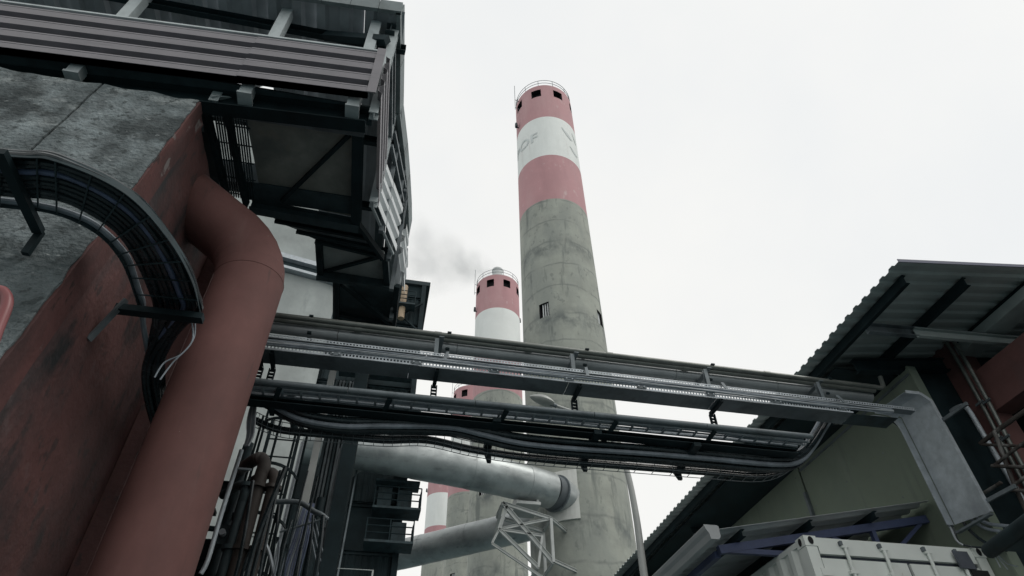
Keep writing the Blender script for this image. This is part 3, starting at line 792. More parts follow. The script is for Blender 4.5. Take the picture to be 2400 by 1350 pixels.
# roof purlins and edge beams
for y in (4.35, 5.9, 7.2, 8.2, 9.0): MB().channel((FX if y < 7.3 else -1.66, y, 9.9), (-.45, y, 9.9), .16, .07, .012).build('purlin', 'black_steel', gl)
MB().ibeam((-.66, 4.0, 9.84), (-.6, 9.2, 9.84), .2, .12).build('edge_beam', 'dark_steel', gl)
MB().bar((-1.5, 4.3, 9.86), (-.66, 4.0, 9.45), .09, .12).build('knee_brace', 'black_steel', gl)
# front posts
for x in (-5.5, -3.74, -2.0, -.86):
    p = MB().box((x - .065, gy(x) + .01, 7.9), (x + .065, gy(x) + .13, 9.98)).build('post', 'grey_steel', gl)
    MB().box((x - .075, gy(x) + .0, 7.87), (x + .075, gy(x) + .16, 7.9)).build('foot_plate', 'grey_steel', p)
for x, y in ((-.63, 4.12), (-.57, 5.4)):
    MB().ibeam((x, y, 7.9), (x + .02, y, 9.98), .1, .1, .012).build('post', 'grey_steel', gl)
for x, y in ((-.32, 6.35), (-.24, 6.95), (-.2, 7.6), (-.2, 8.3), (-.2, 9.0), (-.45, 5.85)):
    MB().bar((x, y, 7.9), (x + .01, y, 9.95), .06, .06).build('post', 'mid_steel', gl)
for z in (9.35, 9.7): MB().bar((-.6, 4.1, z), (-.52, 5.4, z), .05, .06).build('girt', 'mid_steel', gl); MB().bar((-.5, 5.5, z), (-.26, 6.5, z), .05, .06).build('girt', 'mid_steel', gl); MB().bar((-.25, 6.55, z), (-.19, 9.1, z), .05, .06).build('girt', 'mid_steel', gl)
# ribbed front cladding: long sheets, lapped
def front_sheet(xa, xb, lift, mat='mauve_sheet'):
    pa = V(xa, gy(xa) - .012 - lift, 8.0); L = V(xb - xa, gy(xb) - gy(xa), 0)
    pf_ = []; z = 0.0
    for i in range(4):
        z = .258 * i - .035
        pf_ += [(max(0.0, z), .012), (max(0.0, z + .012), .098), (z + .118, .10), (z + .124, .092), (z + .130, .10), (z + .155, .098), (z + .19, .012)]
    pf_ = [(.965 if i == len(pf_) - 1 else a, b_) for i, (a, b_) in enumerate(pf_)]
    prof = pf_ + [(a, b_ - .005) for a, b_ in reversed(pf_)]
    b = MB(); b.prism(prof, pa, pa + L, V(0, 0, 1), V(0, -1, 0), caps=False)
    return b.build('cladding_sheet', mat, gl)
lapx = at(590, 160, y=4.06).x
front_sheet(lapx - .06, -.71, .008); front_sheet(FX, lapx, 0.0)
for z in (8.0 + .1, 8.0 + .36, 8.0 + .62, 8.0 + .88):     # rolled stiffener lines under each ridge
    pass
b = MB(); b.hexa([(-.725, gy(-.7) - .128, 7.985), (-.625, gy(-.62) - .128, 7.985), (-.625, gy(-.62) - .114, 7.985), (-.725, gy(-.7) - .114, 7.985), (-.725, gy(-.7) - .128, 8.985), (-.625, gy(-.62) - .128, 8.985), (-.625, gy(-.62) - .114, 8.985), (-.725, gy(-.7) - .114, 8.985)])
b.build('corner_trim', 'mauve_sheet', gl)
MB().bar((FX, gy(FX) - .05, 8.985), (-.73, gy(-.73) - .05, 8.985), .1, .03).build('top_trim', 'grey_steel', gl)
# flank cladding: short straight run, then the splayed bay in white, then the far patch
def flank_sheet(p, q, z0, z1, mat, ph=.1, lift=.0):
    p = Vector((p[0], p[1], z0)); q = Vector((q[0], q[1], z0)); d = (q - p).normalized(); nrm = V(d.y, -d.x, 0)
    MB().sheet(p + nrm * lift, q - p, V(0, 0, z1 - z0), nrm, .262, .05, .005, .34, ph).build('cladding_sheet', mat, gl)
flank_sheet((-.62, 3.95), (-.565, 5.5), 8.0, 8.97, 'mauve_sheet')
flank_sheet((-.575, 5.52), (-.44, 5.88), 8.02, 8.95, 'white_sheet', .1)
flank_sheet((-.45, 5.86), (-.29, 6.3), 8.02, 8.95, 'white_sheet', .1, .01)
flank_sheet((-.2, 6.6), (-.14, 6.95), 8.25, 8.95, 'white_sheet', .05); flank_sheet((-.15, 6.93), (-.12, 7.25), 8.15, 8.85, 'white_sheet', .12, .012)
b = MB(); b.bar((-.6, 5.5, 8.0), (-.27, 6.32, 8.0), .03, .04); b.build('edge_angle', 'grey_steel', gl)
# underside: beams, plates, braces
MB().ibeam((FX, gy(FX) + .2, 7.92), (-.7, gy(-.7) + .2, 7.92), .26, .16, .014).build('front_beam', 'black_steel', gl)
MB().box((FX, 4.12, 8.06), (-.66, 4.36, 8.09)).build('deck_plate', 'dark_steel', gl)
MB().ibeam((-2.12, 4.4, 7.98), (-.72, 4.38, 7.98), .14, .1).build('floor_beam', 'mid_steel', gl)
b = MB(); b.hexa([(-2.08, 4.36, 8.06), (-.8, 4.36, 8.06), (-.78, 5.8, 8.06), (-1.98, 5.7, 8.06), (-2.08, 4.36, 8.09), (-.8, 4.36, 8.09), (-.78, 5.8, 8.09), (-1.98, 5.7, 8.09)])
b.build('deck_plate', 'soffit', gl)
MB().bar((-1.72, 5.66, 8.02), (-.9, 4.5, 8.02), .045, .06).build('diagonal_brace', 'black_steel', gl)
MB().ibeam((-.8, 4.3, 7.99), (-.78, 5.95, 7.99), .14, .12).build('floor_beam', 'black_steel', gl)
MB().ibeam((-2.1, 5.78, 7.97), (-.74, 5.86, 7.97), .16, .12).build('floor_beam', 'dark_steel', gl)
MB().box((-2.2, 5.45, 8.04), (-.84, 5.74, 8.055)).build('deck_plate', 'dark_steel', gl)
# lapped ribbed soffit sheets stepping back towards the splayed bay
steps = [((-1.98, 5.90), (-.72, 5.92), (-.60, 6.12), (-1.83, 6.03)), ((-1.80, 6.045), (-.60, 6.13), (-.50, 6.27), (-1.56, 6.16)), ((-1.5, 6.175), (-.50, 6.28), (-.42, 6.42), (-1.32, 6.29))]
for k, (a, b_, c, d) in enumerate(steps):
    z = 8.03 - .006 * k
    m_ = MB(); m_.hexa([(a[0], a[1], z), (b_[0], b_[1], z), (c[0], c[1], z + .03), (d[0], d[1], z + .03), (a[0], a[1], z + .012), (b_[0], b_[1], z + .012), (c[0], c[1], z + .042), (d[0], d[1], z + .042)])
    m_.build('soffit_sheet', 'mid_steel' if k % 2 else 'dark_steel', gl)
    MB().bar((d[0], d[1] - .005, z - .012), (c[0], c[1] - .005, z - .012), .04, .05).build('sheet_rib', 'black_steel', gl)
MB().bar((-.76, 5.84, 7.99), (-.4, 6.42, 7.99), .05, .1).build('floor_beam', 'black_steel', gl)
# second bay
b = MB(); b.hexa([(-1.3, 6.28, 8.09), (-.4, 6.4, 8.09), (-.3, 6.95, 8.09), (-1.28, 6.95, 8.09), (-1.3, 6.28, 8.12), (-.4, 6.4, 8.12), (-.3, 6.95, 8.12), (-1.28, 6.95, 8.12)]); b.build('deck_plate', 'soffit_grey', gl)
MB().bar((-1.27, 6.28, 8.02), (-1.25, 6.96, 8.02), .08, .12).build('floor_beam', 'black_steel', gl)
MB().bar((-.37, 6.42, 8.02), (-.31, 6.96, 8.02), .08, .12).build('floor_beam', 'black_steel', gl)
MB().bar((-1.3, 6.93, 8.0), (-.26, 6.98, 8.0), .08, .14).build('floor_beam', 'dark_steel', gl)
MB().bar((-1.22, 6.9, 8.04), (-.4, 6.42, 8.04), .04, .05).build('diagonal_brace', 'black_steel', gl)
# third bay, far end
b = MB(); b.box((-1.1, 7.1, 8.12), (-.12, 9.2, 8.15)); b.build('deck_plate', 'dark_steel', gl)
for p, q in (((-.96, 7.1, 8.05), (-.16, 7.95, 8.05)), ((-.98, 7.8, 8.05), (-.14, 7.95, 8.05)), ((-.9, 8.9, 8.05), (-.16, 8.0, 8.05)), ((-1.02, 7.02, 8.04), (-1.0, 9.1, 8.04)), ((-.16, 6.98, 8.03), (-.14, 9.2, 8.03)), ((-1.06, 9.15, 8.02), (-.12, 9.2, 8.02))):
    MB().bar(p, q, .06, .07).build('floor_beam', 'black_steel', gl)
MB().box((-6.4, 4.5, 8.12), (-2.5, 5.7, 8.15)).build('deck_plate', 'dark_steel', gl)
# bar grating beside the wall head
gr = thing('bar_grating', 'narrow steel bar grating with daylight between its bars, above the red elbow', 'grating', (-2.2, 5, 8))
for i in range(13):
    x = -2.40 + i * .028
    MB().box((x, 4.36, 8.02), (x + .012, 5.72, 8.05)).build('grating_bar', 'dark_steel', gr)
for i in range(6):
    y = 4.4 + i * .255
    MB().box((-2.41, y, 8.05), (-2.03, y + .014, 8.06)).build('cross_bar', 'dark_steel', gr)
for x in (-2.46, -2.24): MB().bar((x, 4.3, 7.95), (x + .1, 5.75, 7.95), .05, .12).build('bearer', 'black_steel', gr)
MB().ibeam((-2.33, 4.28, 7.86), (-2.33, 4.28, 8.2), .1, .1).build('bracket', 'grey_steel', gl)
MB().bar((-2.36, 4.22, 7.9), (-2.2, 4.3, 8.05), .05, .02).build('bracket', 'grey_steel', gl)
# legs of the gallery
for x, y in ((-.55, 9.1), (-.5, 7.95)):
    MB().ibeam((x, y, 0), (x, y, 8.0), .2, .18, .016).build('leg', 'black_steel', gl)

# ================================================================== CURVED CABLE TRAY ON THE WALL
TZ = 5.2
def tray_pt(t, w):
    """t along the bend (0..1), w 0 outer .. 1 inner"""
    outer = smooth_path([(-4.2, 3.2, TZ), (-2.77, 3.12, TZ), (-2.42, 3.10, TZ), (-2.03, 3.30, TZ), (-1.81, 3.71, TZ), (-1.71, 4.15, TZ), (-1.70, 4.56, TZ)], 8)
    inner = smooth_path([(-4.2, 3.68, TZ), (-2.92, 3.60, TZ), (-2.55, 3.60, TZ), (-2.32, 3.74, TZ), (-2.22, 3.95, TZ), (-2.19, 4.2, TZ), (-2.19, 4.56, TZ)], 8)
    k = t * (len(outer) - 1); i = min(int(k), len(outer) - 2); f = k - i
    a = outer[i].lerp(outer[i+1], f); b = inner[i].lerp(inner[i+1], f)
    return a.lerp(b, w)
ct = thing('cable_tray', 'curved cable tray sweeping round the corner of the concrete wall', 'cable tray', (-2.2, 3.9, TZ))
for w in (0.0, 1.0):
    b = MB(); pts = [tray_pt(t / 60, w) for t in range(61)]; vs = []; fs = []
    for p in pts: vs += [p + V(0, 0, -.015), p + V(0, 0, .045)]
    for s_, off in ((0, .008),):
        vs2 = [v + V(-.006, .006, 0) for v in vs]
    n = len(pts); allv = vs + vs2
    for i in range(n - 1):
        fs += [(2*i, 2*i+2, 2*i+3, 2*i+1), (2*n+2*i+1, 2*n+2*i+3, 2*n+2*i+2, 2*n+2*i), (2*i+1, 2*i+3, 2*n+2*i+3, 2*n+2*i+1), (2*i+2, 2*i, 2*n+2*i, 2*n+2*i+2)]
    b.add(allv, fs, True).build('side_rail', 'dark_steel', ct)
for i in range(1, 12):
    t = i / 12
    MB().bar(tray_pt(t, .01) + V(0, 0, -.012), tray_pt(t, .99) + V(0, 0, -.012), .010, .008).build('rung', 'dark_steel', ct)
b = MB(); b.hexa([(-2.34, 4.5, 5.10), (-1.66, 4.5, 5.10), (-1.66, 4.58, 5.10), (-2.34, 4.58, 5.10), (-2.34, 4.5, 5.16), (-1.66, 4.5, 5.16), (-1.66, 4.58, 5.16), (-2.34, 4.58, 5.16)])
b.build('end_bracket', 'black_steel', ct)
MB().bar((-2.42, 4.55, 4.8), (-2.28, 4.5, 5.2), .05, .02).build('wall_bracket', 'mid_steel', ct)
MB().bar((-2.72, 3.05, 5.15), (-2.70, 3.76, 5.15), .07, .05).build('cross_support', 'black_steel', ct)
MB().bar((-2.70, 3.78, 5.17), (-2.71, 3.80, 4.95), .05, .04).build('wall_bracket', 'black_steel', ct)
# cables lie in two layers in the tray
k = 0
for layer, ws in ((0, (.04, .13, .22, .31, .40, .49, .58, .67, .76, .95)), (1, (.08, .17, .27, .36, .45, .54, .63, .72))):
    for w in ws:
        ph = random.uniform(0, 6); r = random.uniform(.021, .026)
        pts = [tray_pt(t / 44, min(1.0, max(.01, w + .014 * math.sin(t * .22 + ph)))) + V(0, 0, r + .002 + layer * .04 + .006 * math.sin(t * .5 + ph)) for t in range(45)]
        e = pts[-1]
        jx_, jy_ = random.uniform(-.07, .07), random.uniform(-.05, .05)
        pts = smooth_path(pts[::4] + [V(e.x * .6 - 2.15 * .4 + jx_ * .3, 4.74, 5.15 + layer * .03), V(-2.12 + jx_, 5.1, 5.02 + jy_), V(-2.14 + jx_, 5.6, 4.9 + jy_), V(-2.12 + jx_, 6.3, 4.85 + jy_), V(-2.12 + jx_, 7.4, 4.85 + jy_)], 4)
        mt = 'cable_blue' if (layer == 0 and w in (.31,)) else ('cable_grey' if (layer == 0 and w in (.95,)) else 'cable')  # one cable tinted blue for the highlights on the black ones
        o = MB().tube(pts, r, 8).build('cable', mt)
        if mt == 'cable': tag(o, 'glossy black cable lying in the curved tray round the wall corner', 'cable', 'black cables in the curved tray')
        elif mt == 'cable_blue': tag(o, 'cable tinted blue for the highlights, mid-way across the curved tray', 'cable')
        else: tag(o, 'dusty grey cable near the inner rim of the curved tray', 'cable')
# loose wires at the end of the tray
for k, (pts, lab) in enumerate((([(456, 740), (455, 790), (425, 830), (385, 850), (362, 885)], 'thin grey wire curling down below the tray end beside the red pipe'),
                                ([(448, 745), (450, 800), (405, 850), (375, 890)], 'second thin wire dangling beneath the tray end'))):
    P = [at(px, py, y=4.62 - .02 * k) for px, py in pts]
    tag(MB().tube(smooth_path(P, 6), .0065, 6).build('wire', 'cable_grey'), lab, 'wire')

# red handrail loop by the wall
hr = [at(-52, 900, y=3), at(-10, 780, y=3.0), at(15, 715, y=3.0), at(10, 688, y=3.0), at(-8, 680, y=3.0), at(-66, 676, y=3.0)]
rl = thing('red_handrail', 'bright red bent tube handrail at the picture edge below the curved cables', 'handrail', (-2.1, 3, 0))
MB().tube(smooth_path(hr, 6), .03, 14).build('rail', 'red_rail', rl)
MB().tube([hr[0], V(hr[0].x, 3.0, 0)], .036, 14).build('post', 'red_rail', rl)

# ================================================================== PIPE BRIDGE: UPPER LEVEL
XL, XR = -2.3, 6.75
G_P = 'pipes crossing the street on the upper bridge'
def run(y, z, r, x0=XL, x1=XR): return [(x0, y, z + .0), (x1, y, z - .045)]
t = thing('conduit_pipe', 'slim olive-grey conduit, uppermost line of the upper pipe bridge', 'pipe', (2, 6.45, 6.8), G_P)
MB().tube(run(6.45, 6.80, .033) , .033, 14).build('pipe_run', 'conduit', t)
MB().tube(smooth_path([(XR, 6.45, 6.755), (XR + .12, 6.45, 6.765), (XR + .16, 6.45, 6.95)], 5), .033, 12).build('bend', 'conduit', t)
for x in (.4, 2.7, 5.0): MB().tube([(x, 6.45, 6.80 - .045 * (x - XL) / (XR - XL)), (x + .09, 6.45, 6.80 - .045 * (x - XL) / (XR - XL))], .038, 14).build('coupling', 'conduit', t)
t = thing('conduit_pipe', 'olive-grey conduit running just under the topmost line of the bridge', 'pipe', (2, 6.5, 6.74), G_P)
MB().tube(run(6.5, 6.77, .036), .036, 14).build('pipe_run', 'conduit', t)
for x in (-.6, 1.6, 3.8): MB().tube([(x, 6.5, 6.77 - .045 * (x - XL) / (XR - XL)), (x + .09, 6.5, 6.77 - .045 * (x - XL) / (XR - XL))], .041, 14).build('coupling', 'conduit', t)
zb = 6.735
bp_ = thing('steam_pipe', 'thick pale grey pipe under the slim conduits of the upper bridge', 'pipe', (2, 6.62, zb), G_P)
L_ = 9.0
for i in range(6):
    xa = XL + (XR - XL) * i / 6; xb = XL + (XR - XL) * (i + 1) / 6
    MB().tube([(xa, 6.62, zb - .05 * i / 6), (xb - .006, 6.62, zb - .05 * (i + 1) / 6)], .078, 24).build('pipe_length', 'big_pipe', bp_)
for px, py in ((730, 758), (1050, 800), (1370, 838), (1662, 872), (1935, 905)):
    p = at(px, py, y=6.55)
    zc = 6.77 - .045 * (p.x - XL) / (XR - XL)
    b = MB().bar((p.x, 6.40, zc + .052), (p.x, 6.7, zc + .052), .05, .02); b.bar((p.x, 6.56, zc + .05), (p.x, 6.56, zc - .11), .05, .012, up=(0, 1, 0))
    b.bar((p.x, 6.56, zc - .1), (p.x, 6.72, zc - .1), .05, .012)
    b.build('clamp', 'black_steel', bp_)

def perforated_rail(x0, x1, y, z0, z1, name, mat, parent, pitch=.09, slope=0.0):
    """tray side with real slots: top and bottom strips joined by short webs"""
    b = MB(); h = z1 - z0
    f = lambda x: slope * (x - x0)
    def strip(za, zb):
        b.hexa([(x0, y - .003, za), (x1, y - .003, za + f(x1)), (x1, y + .003, za + f(x1)), (x0, y + .003, za), (x0, y - .003, zb), (x1, y - .003, zb + f(x1)), (x1, y + .003, zb + f(x1)), (x0, y + .003, zb)])
    strip(z0, z0 + h * .3); strip(z1 - h * .3, z1)
    x = x0
    while x < x1 - .03:
        b.box((x, y - .0025, z0 + h * .3 + f(x)), (x + pitch * .45, y + .0025, z1 - h * .3 + f(x))); x += pitch
    # folded flanges give the rail its depth
    b.hexa([(x0, y, z1), (x1, y, z1 + f(x1)), (x1, y + .022, z1 + f(x1)), (x0, y + .022, z1), (x0, y, z1 + .003), (x1, y, z1 + .003 + f(x1)), (x1, y + .022, z1 + .003 + f(x1)), (x0, y + .022, z1 + .003)])
    return b.build(name, mat, parent)

def solid_tray(name, label, x0, x1, ya, yb, z, rail_h, slope, rail_mat='galv', bed_mat='dark_steel'):
    t = thing(name, label, 'cable tray', ((x0 + x1) / 2, (ya + yb) / 2, z), 'cable trays crossing the street')
    perforated_rail(x0, x1, ya, z, z + rail_h, 'side_rail', rail_mat, t, .038, slope)
    perforated_rail(x0, x1, yb, z, z + rail_h, 'side_rail', rail_mat, t, .3, slope)
    n = 4
    for i in range(n):
        a = x0 + (x1 - x0) * i / n; c = x0 + (x1 - x0) * (i + 1) / n - .004; za = z + slope * (a - x0); zc = z + slope * (c - x0)
        b = MB(); b.hexa([(a, ya + .004, za - .004), (c, ya + .004, zc - .004), (c, yb - .004, zc - .004), (a, yb - .004, za - .004), (a, ya + .004, za), (c, ya + .004, zc), (c, yb - .004, zc), (a, yb - .004, za)])
        b.build('tray_bed', bed_mat, t)
    return t
z0_ = 6.265
tA0 = solid_tray('cable_tray', 'narrow cable tray just below the thick pale pipe', -1.9, 6.95, 6.2, 6.31, z0_, .042, -.0045, 'galv', 'mid_steel')
tA1 = solid_tray('cable_tray', 'wide dark-bottomed cable tray at the underside of the upper bridge', -1.75, 5.75, 6.0, 6.27, 5.945, .065, -.0015, 'galv', 'mid_steel')
b = MB(); b.hexa([(5.755, 6.02, 5.93), (6.5, 6.1, 6.0), (6.5, 6.36, 6.0), (5.755, 6.26, 5.93), (5.755, 6.02, 5.934), (6.5, 6.1, 6.004), (6.5, 6.36, 6.004), (5.755, 6.26, 5.934)])
b.build('end_bed', 'dark_steel', tA1)
# pale cables riding on the front rail of the wide tray
for k in range(5):
    yy = 5.985 - .008 * (k % 2); zz = 6.0 + .014 * k; ph = random.uniform(0, 6)
    P = [(x, yy + .006 * math.sin(x * 2.1 + ph), zz + .012 * math.sin(x * 1.7 + ph) - .0015 * x) for x in np.linspace(-1.9, 6.35, 42)]
    o = MB().tube(P, .007 + .003 * (k % 3), 6).build('cable', 'cable_light' if k % 2 else 'cable_grey')
    tag(o, 'pale dusty cable stretched along the front rim of the wide tray', 'cable', 'pale cables on the upper bridge')
# slotted cantilever struts under the tray
def slotted_strut(name, label, x, ya, yb, z, drop, mat='black_steel', grp=None):
    t = thing(name, label, 'bracket', (x, (ya + yb)/2, z), grp)
    MB().channel((x - .02, ya, z), (x - .02, yb, z), .042, .042, .004, flip=1).build('arm', mat, t)
    e = MB()
    for s_ in (-1, 1): e.box((x + s_ * .03 - .006, yb - .05, z - drop), (x + s_ * .03 + .006, yb - .01, z - .021))
    kz = z - drop + .015
    while kz < z - .04: e.box((x - .024, yb - .045, kz), (x + .024, yb - .015, kz + .014)); kz += .045
    e.box((x - .036, yb - .05, z - drop - .008), (x + .036, yb - .01, z - drop)); e.build('slotted_hanger', mat, t)
    return t
G_S = 'slotted hangers below the upper bridge'
names = ['beside the red pipe', 'below the second chimney', 'in front of the nearest chimney', 'nearest the corrugated eave']
for (px, py), nm in zip(((640, 862), (1022, 880), (1352, 920), (1678, 955)), names):
    p = at(px, py, z=5.915)
    slotted_strut('hanger_bracket', 'slotted steel hanger under the upper bridge, ' + nm, p.x, 6.0, 6.33, 5.915, .2, grp=G_S)
p = at(612, 862, z=5.915); slotted_strut('hanger_bracket', 'slotted steel hanger half hidden by the red pipe', p.x, 6.0, 6.33, 5.915, .2, grp=G_S)
# upright clips between the trays and the pipes
for (px, py), nm in zip(((1032, 830), (1352, 858), (1665, 888), (1930, 918)), ('by the gap beside the second chimney', 'in front of the nearest chimney', 'over the bright gap in the sky', 'under the corrugated eave')):
    p = at(px, py, y=6.3)
    t = thing('pipe_stand', 'short grey stand between tray and pipe, ' + nm, 'bracket', (p.x, 6.3, p.z), 'stands between tray and pipe')
    MB().channel((p.x - .03, 6.3, z0_ - .03), (p.x - .03, 6.3, 6.585), .05, .05, .006, up=(0, 1, 0)).build('upright', 'mid_steel', t)
    MB().bar((p.x, 6.25, 6.6), (p.x, 6.66, 6.6), .06, .012).build('foot_plate', 'mid_steel', t)
    MB().bar((p.x + .08, 6.19, z0_ + .06), (p.x + .02, 5.99, z0_ - .24), .035, .012).build('strap', 'mid_steel', t)

# ================================================================== PIPE BRIDGE: LOWER LEVEL
lt = thing('cable_ladder', 'open cable ladder with rungs along the lower bridge', 'cable ladder', (1.6, 6.3, 5.6))
for i in range(5):
    a = -1.9 + 7.0 * i / 5; c = -1.9 + 7.0 * (i + 1) / 5 - .008
    MB().tube([(a, 6.1, 5.585), (c, 6.1, 5.585)], .034, 16).build('top_tube', 'mid_steel', lt)
for y in (6.15, 6.29): MB().channel((-1.9, y, 5.56), (5.0, y, 5.56), .04, .018, .004, flip=1 if y < 6.2 else -1).build('side_rail', 'galv', lt)
for i in range(34):
    x = -1.8 + i * .2
    MB().bar((x, 6.152, 5.548), (x, 6.288, 5.548), .025, .012).build('rung', 'galv', lt)
for k in range(4):
    yy = 6.18 + .026 * k; ph = random.uniform(0, 6)
    P = [(x, yy + .006 * math.sin(x * 2.3 + ph), 5.567 + .006 * math.sin(x * 3 + ph)) for x in np.linspace(-1.9, 5.1, 30)]
    tag(MB().tube(P, .011, 6).build('cable', 'cable_light' if k % 3 == 0 else 'cable_grey'), 'thin cable lying in the open ladder of the lower bridge', 'cable', 'thin cables in the lower ladder')
for x in np.linspace(-1.6, 5.6, 9):      # splice plates with bolt heads on the wide tray's rail
    b = MB().box((x - .06, 5.988, 5.955), (x + .06, 5.996, 6.0))
    pl_ = b.build('splice_plate', 'mid_steel', tA1)
    for dx in (-.035, .035): MB().tube([(x + dx, 5.976, 5.977), (x + dx, 5.988, 5.977)], .009, 6).build('bolt', 'galv', pl_)
sp_ = thing('bridge_beam', 'black steel beam behind the cable ladder of the lower bridge', 'beam', (1.8, 6.5, 5.4))
MB().channel((-1.9, 6.38, 5.47), (4.95, 6.38, 5.45), .06, .14, .01, flip=1).build('web', 'black_steel', sp_)
MB().box((-1.9, 6.39, 5.51), (4.95, 6.44, 5.517)).build('cover_plate', 'black_steel', sp_)
# thick sagging bundle
bund = [(600, 925), (625, 938), (700, 978), (800, 996), (900, 998), (1050, 1003), (1130, 1018), (1220, 1036), (1350, 1050), (1500, 1062), (1650, 1074), (1800, 1086), (1862, 1080), (1895, 1050), (1925, 1000), (1945, 965)]
core = smooth_path([at(px, py, y=6.5) for px, py in bund], 5)
for k in range(11):
    a = 2 * math.pi * k / 8 if k < 8 else 2 * math.pi * k / 3; rr = .078 if k < 8 else .03; ph = random.uniform(0, 6)
    P = [p + V(0, (rr + .012 * math.sin(i * .23 + ph)) * math.cos(a + .15 * math.sin(i * .1 + ph)) * 1.3, (rr + .01 * math.sin(i * .31 + ph)) * math.sin(a + .15 * math.sin(i * .1)) * .9) for i, p in enumerate(core)]
    tag(MB().tube(P, random.uniform(.026, .032), 8).build('cable', 'cable' if k not in (2, 5) else 'cable_grey'),
        'thick black cable in the sagging bundle under the lower bridge' if k not in (2, 5) else 'grey dusty cable on top of the sagging bundle', 'cable', 'sagging cable bundle' if k not in (2, 5) else 'grey cables of the sagging bundle')
# lower thinner bundle on a light wire ladder
bund2 = [(600, 985), (660, 1008), (780, 1020), (900, 1030), (1000, 1030), (1100, 1052), (1200, 1068), (1300, 1078), (1450, 1090), (1650, 1106), (1790, 1114), (1860, 1085), (1900, 1035), (1935, 985)]
core2 = smooth_path([at(px, py, y=6.72) for px, py in bund2], 5)
for k in range(5):
    a = 2 * math.pi * k / 5; ph = random.uniform(0, 6)
    P = [p + V(0, (.03 + .008 * math.sin(i * .2 + ph)) * math.cos(a), (.026 + .006 * math.sin(i * .3 + ph)) * math.sin(a)) for i, p in enumerate(core2)]
    tag(MB().tube(P, .02, 8).build('cable', 'cable'), 'black cable in the thin lowest bundle of the bridge', 'cable', 'lowest cable bundle')
wl = thing('wire_ladder', 'fine wire ladder carrying the lowest cable bundle', 'cable ladder', core2[30])
for dy, dz in ((-.07, -.05), (.07, -.05), (-.07, .06)):
    MB().tube([p + V(0, dy, dz) for p in core2[:56]], .005, 5).build('side_wire', 'mid_steel', wl)
b = MB()
for i in range(0, 56): 
    p = core2[i]; b.bar(p + V(0, -.07, -.06), p + V(0, -.07, .06), .006, .006); b.bar(p + V(0, -.07, -.05), p + V(0, .07, -.05), .006, .006)
b.build('cross_wires', 'mid_steel', wl, kind='stuff')
# clips and hangers of the lower bridge
G_L = 'hangers below the lower bridge'
for (px, ya, yb), nm in zip(((1145, 1035, 1088), (1370, 1062, 1108), (1592, 1088, 1128), (690, 968, 1020)), ('over the silver duct', 'over the white duct collar', 'against bright sky above the black eave', 'next to the hanging cable loop')):
    p = at(px, ya, y=6.75); q = at(px, yb, y=6.9)
    t = thing('hanger_bracket', 'pointed black hanger under the lower bridge, ' + nm, 'bracket', p, G_L)
    b = MB(); b.hexa([(p.x - .045, 6.2, p.z - .05), (p.x + .045, 6.2, p.z - .05), (p.x + .045, 6.86, p.z - .06), (p.x - .045, 6.86, p.z - .06), (p.x - .045, 6.2, p.z), (p.x + .045, 6.2, p.z), (p.x + .045, 6.86, p.z), (p.x - .045, 6.86, p.z)])
    b.build('arm', 'black_steel', t)
    b = MB(); b.hexa([(q.x - .022, 6.84, q.z), (q.x + .022, 6.84, q.z), (q.x + .022, 6.88, q.z), (q.x - .022, 6.88, q.z), (p.x - .05, 6.84, p.z - .05), (p.x + .05, 6.84, p.z - .05), (p.x + .05, 6.88, p.z - .05), (p.x - .05, 6.88, p.z - .05)])
    b.build('drop_plate', 'black_steel', t)
for (px, py), nm in zip(((905, 930), (1165, 972), (1412, 995), (1635, 1022), (660, 905)), ('in front of the boiler house', 'beside the third chimney', 'on the flank of the nearest chimney', 'over the bright sky gap', 'near the red pipe')):
    p = at(px, py, y=6.45)
    t = thing('ladder_strap', 'slanting black strap of the open ladder, ' + nm, 'bracket', p, 'straps of the open ladder')
    MB().bar((p.x + .05, 6.12, 5.54), (p.x - .03, 6.40, 5.43), .055, .02).build('strap', 'black_steel', t)
    MB().bar((p.x - .03, 6.39, 5.44), (p.x - .03, 6.52, 5.44), .05, .02).build('foot', 'black_steel', t)
# draped loop of pale cables beside the red pipe
for k in range(7):
    o_ = k * 5.0
    P = [at(px, py, y=6.42 + .012 * k) for px, py in ((640 - o_ * .4, 950), (622 - o_ * .3, 932 - o_ * .15), (602 - o_ * .35, 945), (592 - o_ * .6 + 6, 985), (582 - o_ * .5 + 12, 1020), (572 - o_ * .3 + 10, 1045))]
    tag(MB().tube(smooth_path(P, 6), .009, 6).build('cable', 'cable_light' if k % 3 == 0 else 'cable_grey'), 'pale cable draped in a hanging loop beside the red pipe', 'cable', 'draped cable loop')

# ================================================================== CLUTTER BEHIND THE PIPE: LADDER, RISERS, CABLES
ld = thing('caged_ladder', 'dark caged ladder standing in front of the silo', 'ladder', (-1.62, 9.2, 0))
lx, ly, lr = -1.5, 9.2, .36
for s_ in (-.22, .22): MB().bar((lx + s_ - .1, ly + .12, 0), (lx + s_ - .1, ly + .12, 7.0), .05, .02, up=(0, 1, 0)).build('stringer', 'dark_steel', ld)
for i in range(23): MB().tube([(lx - .32, ly + .12, .3 + i * .29), (lx + .12, ly + .12, .3 + i * .29)], .012, 6).build('rung', 'dark_steel', ld)
for i in range(7):
    z = 2.4 + i * .72
    P = [(lx - .1 + lr * math.cos(a), ly + .1 - .55 * math.sin(a) * 1.0, z) for a in np.linspace(0, math.pi, 15)]
    b = MB()
    for p, q in zip(P[:-1], P[1:]): b.bar(p, q, .012, .045)
    b.build('hoop', 'black_steel', ld)
for a in np.linspace(.15, math.pi - .15, 5):
    MB().bar((lx - .1 + lr * math.cos(a), ly + .1 - .55 * math.sin(a), 2.3), (lx - .1 + lr * math.cos(a), ly + .1 - .55 * math.sin(a), 7.0), .035, .01, up=(0, 1, 0)).build('cage_strap', 'black_steel', ld)
